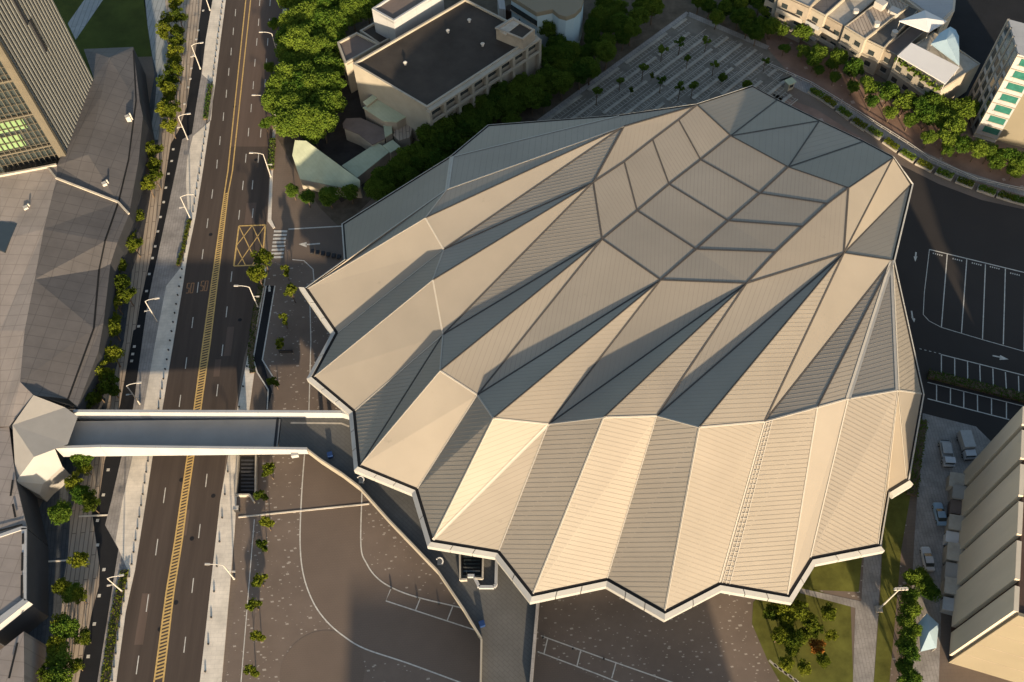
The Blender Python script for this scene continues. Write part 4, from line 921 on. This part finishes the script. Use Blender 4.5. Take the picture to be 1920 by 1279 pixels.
dn2=[(155,858),(158,876),(141,905),(152,925),(167,933),(113,960),(170,946),(148,1049),(117,1100),(132,1110),(146,1118),(114,1168),(124,1180),(154,1194),(103,1208),(109,1228),(140,1248),(93,1264),(112,1270)]
dn2.sort(key=lambda p:p[1])
for i,(x,y) in enumerate(dn2): tree('street_tree','street' if i%3 else 'round',x,y,ordn(i)+' green street tree from the top, in the strip south of the footbridge','street trees on the planked strip',rt.uniform(.95,1.3))
ea=[(492,480),(483,511),(535,507),(546,545),(532,598),(521,642),(513,712),(503,881),(490,924),(499,981),(492,1021),(483,1084),(474,1130),(481,1193),(470,1258)]
for i,(x,y) in enumerate(ea): tree('street_tree','thin' if i>1 else 'street',x,y,ordn(i)+' slim young tree from the top in the strip east of the road','young trees east of the road',rt.uniform(1.3,1.7) if i>1 else 1.5)
for i,(x,y,s) in enumerate([(549,357,.85),(576,370,.9),(616,365,1.2),(657,360,1.0)]): tree('round_tree','round',x,y,['small leftmost','dark second','largest bright green third','rightmost'][i]+' round tree in front of the cream wall of the green shed','round trees before the cream wall',s*1.05)
for i,(x,y,s) in enumerate([(505,125,.5),(515,45,.55),(512,183,.6),(507,225,.55),(497,232,.45)]): tree('street_tree','round',x,y,ordn(i)+' small bushy tree from the top at the road edge of the grove','bushy trees at the grove edge',s*1.6)
def inside(p,poly):
    c=False
    for (x0,y0),(x1,y1) in zip(poly,poly[1:]+poly[:1]):
        if (y0>p[1])!=(y1>p[1]) and p[0]<(x1-x0)*(p[1]-y0)/(y1-y0)+x0: c=not c
    return c
def scatter(poly,dmin,n,seed):
    g=random.Random(seed); xs=[p[0] for p in poly]; ys=[p[1] for p in poly]; out=[]; tries=0
    while len(out)<n and tries<9000:
        tries+=1; p=(g.uniform(min(xs),max(xs)),g.uniform(min(ys),max(ys)))
        if inside(p,poly) and all((p[0]-q[0])**2+(p[1]-q[1])**2>dmin**2 for q in out): out.append(p)
    return sorted(out,key=lambda p:p[1])
for i,(x,y) in enumerate(scatter([(545,-20),(705,-20),(690,20),(640,55),(618,105),(618,190),(605,240),(565,245),(535,222),(515,190),(520,150),(545,125),(540,60)],22,46,5)): tree('broad_tree','grove',x,y,ordn(i)+' broad green tree from the top of the grove between road and hall','dense grove beside the road',rt.uniform(.95,1.2))
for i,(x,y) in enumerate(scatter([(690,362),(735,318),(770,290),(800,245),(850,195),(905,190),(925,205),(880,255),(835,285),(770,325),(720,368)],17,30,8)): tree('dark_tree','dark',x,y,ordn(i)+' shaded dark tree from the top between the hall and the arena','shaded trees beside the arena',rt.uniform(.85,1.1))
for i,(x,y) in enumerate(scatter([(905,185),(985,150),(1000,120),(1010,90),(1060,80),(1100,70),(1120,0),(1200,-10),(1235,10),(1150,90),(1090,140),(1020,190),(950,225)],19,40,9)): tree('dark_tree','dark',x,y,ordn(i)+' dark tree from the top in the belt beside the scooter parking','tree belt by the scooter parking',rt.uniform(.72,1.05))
tree('dark_tree','dark',1029,42,'single tall dark tree standing in front of the rounded cream building','lone trees',1.25)
for i,(x,y) in enumerate(scatter([(1310,-10),(1440,-10),(1445,60),(1420,75),(1370,45),(1310,15)],17,15,10)): tree('dark_tree','dark',x,y,ordn(i)+' leafy tree from the top beyond the scooter parking corner','trees beyond the scooter parking',rt.uniform(.6,.85))
rw=[(1448,48,1.3),(1469,54,1.1),(1505,62,1.4),(1471,88,.9),(1507,94,1.1),(1536,96,1.3),(1528,112,1.2),(1573,106,1.35),(1562,118,1.0),(1602,129,1.5),(1536,129,.8),(1565,144,.85),(1632,156,1.5),(1600,160,1.0),(1667,173,1.5),(1636,190,1.0),(1700,190,1.6),(1671,210,1.05),(1732,200,1.7),(1752,188,1.6),(1784,200,1.6),(1815,200,1.5),(1773,219,1.6),(1707,225,1.1),(1743,215,1.5),(1742,258,1.1),(1788,235,1.6),(1813,208,1.4),(1776,256,1.4),(1806,269,1.3),(1833,279,1.3),(1857,283,1.3),(1776,282,.9),(1890,290,1.4),(1912,300,1.4),(1870,300,1.2),(1905,318,1.1)]
rw.sort(key=lambda p:p[0])
for i,(x,y,s) in enumerate(rw): tree('roadside_tree','round',x,y,ordn(i)+' roadside tree from the left, before the shophouses and apartment block','roadside trees before the shophouses',s*.88)
for i,(x,y) in enumerate([(1120,170),(1163,150),(1207,123),(1243,88),(1276,76),(1290,108),(1340,120),(1275,163),(1300,158),(1325,75),(1240,150),(1437,112)]): tree('palm_tree','palm',x,y,ordn(i)+' thin dark palm from the left among the scooter parking rows','palms in the scooter parking',rt.uniform(1.0,1.4))
for i,(x,y) in enumerate([(1183,167),(1222,140)]): tree('shrub','thin',x,y,['left','right'][i]+' yellow leafed shrub among the scooter parking rows','yellow shrubs',.8)
for i,(x,y) in enumerate([(1355,143),(1401,158)]): tree('cypress_tree','dark',x,y,['short','taller'][i]+' dark narrow tree at the edge of the scooter parking behind the arena roof','dark narrow trees',.42)
gd=[(1466,1140,.9),(1478,1160,.9),(1500,1148,1.0),(1521,1166,.9),(1462,1192,.9),(1493,1196,1.0),(1555,1148,.8),(1472,1178,.8),(1510,1190,.7),(1485,1215,.7),(1445,1150,.8),(1530,1180,.7),(1560,1190,.6),(1545,1235,.7),(1475,1245,.8),(1510,1250,.7)]
for i,(x,y,s) in enumerate(gd): tree('garden_tree','street',x,y,ordn(i)+' leafy garden tree from the top on the dry lawn by the arena','garden trees on the dry lawn',s*1.25)
tree('garden_shrub','orange',1532,1212,'orange leafed shrub on the dry lawn south-east of the arena',None,.8,cat='shrub')
for i,(x,y) in enumerate([(1712,1085),(1735,1095),(1745,1110),(1705,1115),(1708,1140),(1700,1165),(1712,1180),(1698,1200),(1704,1225),(1697,1250),(1706,1272),(1725,1080)]): tree('bush','round',x,y,ordn(i)+' green bush from the top along the lane beside the slab block','bushes along the east lane',rt.uniform(.7,1.0),cat='bush')
# ---- hedges
def hedge(b,pts,w,h,n,leaf=.14,seed=1):
    g=random.Random(seed)
    for a,c in zip(pts[:-1],pts[1:]):
        d=c-a; L=d.length; d.normalize(); nn=Vector((-d.y,d.x,0))
        for _ in range(int(n*L)):
            p=a+d*g.uniform(0,L)+nn*g.uniform(-w/2,w/2); p=Vector((p.x,p.y,h*g.uniform(.3,1.05))); leafquad(b,p,leaf*g.uniform(.7,1.3),g,.8)
def hedgething(label,px,w,h,m_='leaf',n=60,name='hedge',group=None,core='lawn'):
    q=[at(x,y) for x,y in px]; t=thing(name,label,'hedge',(q[0].x,q[0].y,0),group)
    b=MB(); 
    for a,c in zip(q[:-1],q[1:]): b.obox((a+c)/2,c-a,(c-a).length,w*.8,0.1,h*.75)
    b.build('soil_bed','trunk',t)
    b=MB(); hedge(b,q,w,h,n,seed=len(label)); b.build('foliage',m_,t)
hedgething('narrow clipped hedge island beside the sunken lane near the top of the road',[(396,160),(391,190),(386,226)],1.1,.8)
hedgething('long thin hedge between the pale pavement and the road above the footbridge shadow',[(357,414),(350,440),(344,470),(335,500)],.8,.7,'leafy')
hedgething('long flowering hedge between the sunken lane and the road south of the footbridge',[(236,1070),(222,1130),(210,1200),(199,1279),(195,1300)],1.5,.7,'leafy',80)
hedgething('brown green planted verge beside the ramp on the east side of the road',[(492,520),(478,600),(470,665),(474,700)],1.2,.45,'leafy',40)
hedgething('dark hedge row between the two rows of parking bays',[(1739,704),(1830,727),(1930,752)],2.0,1.2,'leafd',90)
hedgething('dark hedge along the foot of the east wall of the arena',[(1728,790),(1718,850),(1708,930)],2.2,1.0,'leafd',70)
hedgething('rough green verge beside the grove and the road',[(512,262),(509,320)],1.4,.8,'leaf',60)
pl=[(330,520),(403,567),(487,628),(570,690),(655,738),(750,806),(840,866),(935,920),(1045,970),(1160,1016),(1280,1060),(1390,1096),(1475,1120)]
pl=[(1420+x/2.974,y/2.974) for x,y in pl]
for i,(x,y) in enumerate(pl):
    c=at(x,y,.6); nx=pl[min(i+1,len(pl)-1)]; pv_=pl[max(i-1,0)]; d=at(*nx,.6)-at(*pv_,.6)
    t=thing('hedge_planter',ordn(i)+' stone planter with clipped hedge from the left behind the arena','planter',(c.x,c.y,0),'hedge planters behind the arena')
    b=MB(); b.obox(c,d,3.9,1.7,0.02,.55); b.build('planter','stone',t)
    h=MB(); dn_=d.normalized(); hedge(h,[Vector((c.x,c.y,0))-dn_*1.8,Vector((c.x,c.y,0))+dn_*1.8],1.5,1.25,150,seed=i); h.build('hedge',['leaf','leafy'][i%2],t)
gr=thing('guard_rail','pale metal guard rail along the road behind the planters','railing',at(1760,300,0))
b=MB(); q=P([(1430,120),(1520,160),(1620,222),(1700,272),(1740,300),(1830,340),(1930,362)]); 
for a,c in zip(q[:-1],q[1:]):
    for z in (.5,1.0): b.beam(a+Vector((0,0,z)),c+Vector((0,0,z)),.12,.1)
b.build('rail','metal',gr)
b=MB()
for a,c in zip(q[:-1],q[1:]):
    n=int((c-a).length/2)
    for k in range(n): p=a.lerp(c,k/n); b.tube(p,p+Vector((0,0,1.05)),.05,.05,6)
b.build('post','metal',gr)
# ---- street lamps
def lamp(px,py,toward,label,hgt=7.4,side=1,group='street lamps along the road'):
    base=at(px,py); t=thing('street_lamp',label,'street lamp',(base.x,base.y,.1),group); o=Vector((base.x,base.y,.1)); T=Vector(toward).normalized()
    b=MB(); b.tube(o,o+Vector((0,0,.5)),.2,.2,8); b.tube(o+Vector((0,0,.4)),o+Vector((0,0,hgt)),.13,.09,8); b.build('pole','metal',t)
    b=MB(); e=o+Vector((0,0,hgt))
    pts=[e,e+T*.7+Vector((0,0,.35)),e+T*1.5+Vector((0,0,.5)),e+T*2.2+Vector((0,0,.5))]
    for a,c in zip(pts[:-1],pts[1:]): b.tube(a,c,.08,.07,6)
    b.tube(o+Vector((0,0,hgt*.55)),o+Vector((0,0,hgt*.55))-T*.8+Vector((0,0,.1)),.06,.05,6); b.build('arm','metal',t)
    b=MB(); b.obox(pts[-1]+T*.35,T,.9,.32,pts[-1].z-.06,pts[-1].z+.1); b.build('lamp_head','metal',t)
    b=MB(); q=o+Vector((0,0,hgt*.55))-T*.95; b.obox(q,T,.6,.26,q.z-.02,q.z+.12); b.build('lamp_head','metal',t)
for i,(x,y) in enumerate([(394,20),(376,130),(352.5,262),(357.5,411),(295,603),(262.5,758),(230.5,1110)]): lamp(x,y,(1,.12,0),ordn(i)+' pale street lamp from the top on the west side of the road')
for i,(x,y) in enumerate([(522.5,108),(511,225),(508,332),(484,577),(439.5,1086)]): lamp(x,y,(-1,.05,0),ordn(i)+' pale street lamp from the top on the east side of the road')
fl=thing('floodlight_mast','tall mast with a cluster of lights on the lawn east of the arena','mast',at(1647,1143,0)); o=at(1647,1143)
b=MB(); b.tube(o,o+Vector((0,0,12.2)),.16,.10,8); b.build('pole','metal',fl)
b=MB(); b.obox(o,(1,0),1.1,1.1,0,.5); b.build('footing','stone',fl)
b=MB(); b.beam(o+Vector((-1,0,12.2)),o+Vector((1,0,12.2)),.12,.12); b.build('crossbar','metal',fl)
for k in (-.9,-.3,.3,.9): b=MB(); b.obox(o+Vector((k,-.2,0)),(1,0),.45,.35,11.9,12.3); b.build('lamp_head','metal',fl)
# ---- bollards
def bpair(o,r_,h):
    b=MB(); b.tube(o,o+Vector((0,0,h)),r_,r_*.9,8); b.tube(o+Vector((0,0,h)),o+Vector((0,0,h+.1)),r_*.9,r_*.4,8); return b
BM=None
def bollard(p,label,group):
    global BM
    if BM is None:
        d=bpy.data.meshes.new('bollard'); b=bpair(Vector((0,0,0)),.17,.34); d.from_pydata([tuple(v_) for v_ in b.v],[],b.f); d.materials.append(M['dark']); BM=d
    o=bpy.data.objects.new('bollard',BM); COL.objects.link(o); o.location=(p.x,p.y,.12); tag(o,label,'bollard',group)
def walk(l,step,off):
    q=[at(*p) for p in l]; T=sum((c-a).length for a,c in zip(q[:-1],q[1:])); s=step/2; out=[]
    while s<T: out.append(along(q,s)+Vector((off,0,0))); s+=step
    return [p for p in out if p]
for p in walk([x for x in RL],2.25,-.75): bollard(p,'short dark bollard in the row along the western kerb of the road','bollards on the western kerb')
for p in walk([(487,530),(466,640),(441,767),(424,856),(413,940),(375,1279)],4.6,.75): bollard(p,'short dark bollard in the widely spaced row along the eastern kerb','bollards on the eastern kerb')
for i,(x,y) in enumerate([(734,1104),(783,1123),(823,1134),(1018,1196),(1074,1217),(1132,1236)]): 
    bollard(at(x,y),'dark bollard beside the parking bays south of the arena','bollards by the parking bays')
# ---- vehicles
def wheels(t,o,d,L,W,r_,m_='rubber'):
    n=Vector((-d.y,d.x,0))
    for s in (-.32,.32):
        for k in (-1,1):
            c=o+d*L*s+n*k*(W/2-.1)+Vector((0,0,r_)); b=MB(); b.tube(c-n*.11,c+n*.11,r_,r_,14); wv=b.build('wheel',m_,t)
            b=MB(); b.tube(c+n*k*.10,c+n*k*.125,r_*.55,r_*.55,10); rr_=b.build('rim','metal',t); rr_.parent=wv; 
def car(px,py,ang,m_,label,L=4.4,W=1.8):
    o=at(px,py); d=Vector((math.cos(ang),math.sin(ang),0)); n=Vector((-d.y,d.x,0)); t=thing('parked_car',label,'car',(o.x,o.y,0.03),'vehicles parked in the east lane'); o=Vector((o.x,o.y,.03))
    def loft(secs):
        b=MB()
        rings=[]
        for x,w_,z0,z1 in secs:
            rings.append([o+d*x*L+n*a*w_*W+Vector((0,0,z)) for a,z in ((-.5,z0),(-.5,z0+(z1-z0)*.7),(-.42,z1),(.42,z1),(.5,z0+(z1-z0)*.7),(.5,z0))])
        for r0,r1 in zip(rings[:-1],rings[1:]):
            for k in range(6): b.poly([r0[k],r1[k],r1[(k+1)%6],r0[(k+1)%6]])
        b.poly(rings[0]); b.poly(rings[-1][::-1]); return b
    loft([(-.5,.82,.35,.75),(-.47,.95,.25,.88),(-.2,1,.22,.95),(.2,1,.22,.92),(.44,.95,.25,.8),(.5,.8,.32,.66)]).build('body',m_,t)
    loft([(-.36,.80,.86,.9),(-.25,.80,.86,1.38),(.02,.80,.86,1.42),(.2,.80,.86,.95)]).build('window','glass',t)
    loft([(-.24,.74,1.36,1.42),(-.2,.78,1.36,1.45),(0.0,.76,1.37,1.46),(.04,.7,1.38,1.44)]).build('roof',m_,t)
    wheels(t,o,d,L,W,.32)
    for k in (-1,1): b=MB(); b.obox(o+d*(L*.49)+n*k*W*.3,d,.08,.35,.55,.7); b.build('headlight','metal',t)
car(1760,966,math.radians(88),'carblue','pale blue car parked in the lane beside the slab block')
car(1737,1050,math.radians(88),'carwhite','white car parked in the lane north of the bushes')
def truck(px,py,ang,label,box,L=5.6,W=2.1):
    o=at(px,py); d=Vector((math.cos(ang),math.sin(ang),0)); n=Vector((-d.y,d.x,0)); t=thing('parked_truck',label,'truck',(o.x,o.y,.03),'vehicles parked in the east lane'); o=Vector((o.x,o.y,.03))
    b=MB(); b.obox(o,d,L,W*.8,.45,.7); b.build('chassis','dark',t)
    b=MB(); b.obox(o-d*L*.14,d,L*.62,W,.75,.85); 
    if box: b.obox(o-d*L*.14,d,L*.62,W,.85,2.5); 
    else:
        for k in (-1,1): b.obox(o-d*L*.14+n*k*(W/2-.05),d,L*.62,.08,.85,1.3)
        b.obox(o-d*L*.14,d,L*.4,W*.8,.85,1.5)
    b.build('cargo_bed','trailer',t)
    b=MB(); b.obox(o+d*L*.36,d,1.5,W*.95,.5,1.25); b.obox(o+d*L*.34,d,1.2,W*.9,1.25,2.0); b.build('cab','carwhite',t)
    b=MB(); b.obox(o+d*(L*.34+.62),d,.08,W*.8,1.3,1.85); b.build('windscreen','glass',t)
    wheels(t,o,d,L,W,.36)
truck(1808,840,math.radians(-90),'white box truck parked beside the red brown north edge of the slab block',True)
truck(1772,853,math.radians(-96),'flatbed truck with a white cab parked left of the box truck',False)
tp=thing('tarp_tent','pale blue white tarpaulin shelter beside the bushes near the slab block','tent',at(1745,1195,0))
b=MB(); q=[at(1722,1168,2),at(1738,1150,2),at(1760,1170,2.2),at(1756,1215,2.2),at(1726,1222,2)]; c=at(1742,1185,3)
for i in range(5): b.poly([q[i],q[(i+1)%5],c][::-1])
b.build('cover','tentblue',tp)
b=MB(); 
for p in q: b.tube((p.x,p.y,0),p,.05,.05,6)
b.build('post','metal',tp)
# ---- small things on the walkway and plaza
def bin_(px,py,z,label):
    c=at(px,py,z); t=thing('recycling_bin',label,'bin',(c.x,c.y,z),'blue bins'); b=MB(); b.obox(c,(1,.3),.9,.8,z,z+1.0); b.build('body','bin',t); b=MB(); b.obox(c,(1,.3),.96,.9,z+1.0,z+1.12); b.build('lid','bin',t)
bin_(904,1172,6.5,'blue bin against the walkway wall south of the arena'); bin_(620,856,6.5,'blue bin at the top of the walkway near the footbridge')
st=thing('stairwell','dark stairwell opening with a white railed frame under the southern eaves','stairwell',at(884,1062,6.5))
b=MB(); b.prism(P([(864,1030),(904,1030),(902,1078),(868,1078)],6.6),6.52,6.56); b.build('opening','gutter',st)
b=MB()
for l in ([(862,1030),(863,1088)],[(863,1088),(876,1087)],[(906,1030),(905,1086)],[(890,1085),(905,1086)]): b.wallstrip(P(l,7.0),.28,6.5,7.4)
b.build('rail_wall','stone',st)
b=MB()
for l in ([(877,1080),(890,1080)],[(890,1083),(893,1089)],[(896,1095),(898,1101),(926,1101)],[(926,1101),(930,1096),(931,1052)],[(893,1089),(896,1095)]): b.wallstrip(P(l,6.9),.5,6.5,7.2)
b.build('rail','white_conc',st)
b=MB(); 
for k in range(6): b.prism(P([(868+1,1035+k*7),(900,1035+k*7),(900,1038+k*7),(869,1038+k*7)],6.6),6.56,6.58+.03*(k+1))
b.build('step','glass',st)
for i,(x,y) in enumerate([(825,1052),(677,899)]):
    c=at(x,y,7.2); t=thing('sculpture',['small white curved sculpture under the southern eaves','small white curved sculpture beside the western eaves'][i],'sculpture',(c.x,c.y,6.5)); b=MB()
    for k in range(10): a0=-1.2+k*.42; a1=a0+.42; b.tube(c+Vector((.5*math.cos(a0),.5*math.sin(a0),-.3+.1*k)),c+Vector((.5*math.cos(a1),.5*math.sin(a1),-.2+.1*k)),.13,.13,8)
    b.build('curve','white_conc',t); b=MB(); b.obox(c,(1,0),1,1,6.5,6.7); b.build('base','stone',t)
kb=thing('gate_kiosk','small gatehouse with a green roof at the corner of the scooter parking','kiosk',at(1478,165,0))
b=MB(); c=at(1478,166); b.obox(c,(1,.5),1.6,1.4,0,2.2); b.build('wall','cream',kb); b=MB(); b.obox(c,(1,.5),2.2,1.9,2.2,2.4); b.build('roof','greenroof',kb); b=MB(); b.obox(c+Vector((.3,-.75,0)),(1,.5),1.0,.1,1.0,1.8); b.build('window','glass',kb)
pit=thing('underpass_stair','dark stair opening with a pale kerb beside the eastern pavement','stairwell',at(465,890,0))
b=MB(); b.prism(P([(450,856),(480,856),(479,928),(446,926)]),.02,.05); b.build('opening','gutter',pit)
b=MB()
for k in range(9): y=862+k*7; b.prism(P([(452,y),(477,y),(477,y+3),(452,y+3)]),.05,.06+.015*k)
b.build('step','podwall',pit)
b=MB()
for l in ([(449,856),(444,930)],[(444,931),(470,931)],[(470,931),(478,944)],[(482,856),(481,928)]): b.wallstrip(P(l),.3,0,1.0)
b.build('kerb_wall','stone',pit)
bx_=thing('signal_cabinet','dark roadside cabinet at the end of the pale drain strip','cabinet',at(445,965,0))
b=MB(); b.obox(at(446,958),(1,0),.9,.7,.1,1.5); b.build('body','dark',bx_); b=MB(); b.obox(at(446,958),(1,0),1.0,.8,1.5,1.58); b.build('top','metal',bx_)
bn=thing('sign_frame','dark frame sign standing among the young trees east of the road','sign',at(538,662,0)); 
b=MB(); c=at(538,664); b.obox(c,(1,0),2.8,.15,.5,1.5); b.build('board','dark',bn); b=MB(); b.tube(c+Vector((-1.2,0,0)),c+Vector((-1.2,0,.6)),.06,.06,6); b.tube(c+Vector((1.2,0,0)),c+Vector((1.2,0,.6)),.06,.06,6); b.build('post','metal',bn)
sc=thing('security_barrier','dark slatted security barrier across the driveway by the arena','barrier',at(612,480,0))
b=MB()
for k in range(6): b.obox(at(586+k*10,473+k*2),(1,-.1),.75,1.0,.02,.5)
b.build('block','dark',sc)
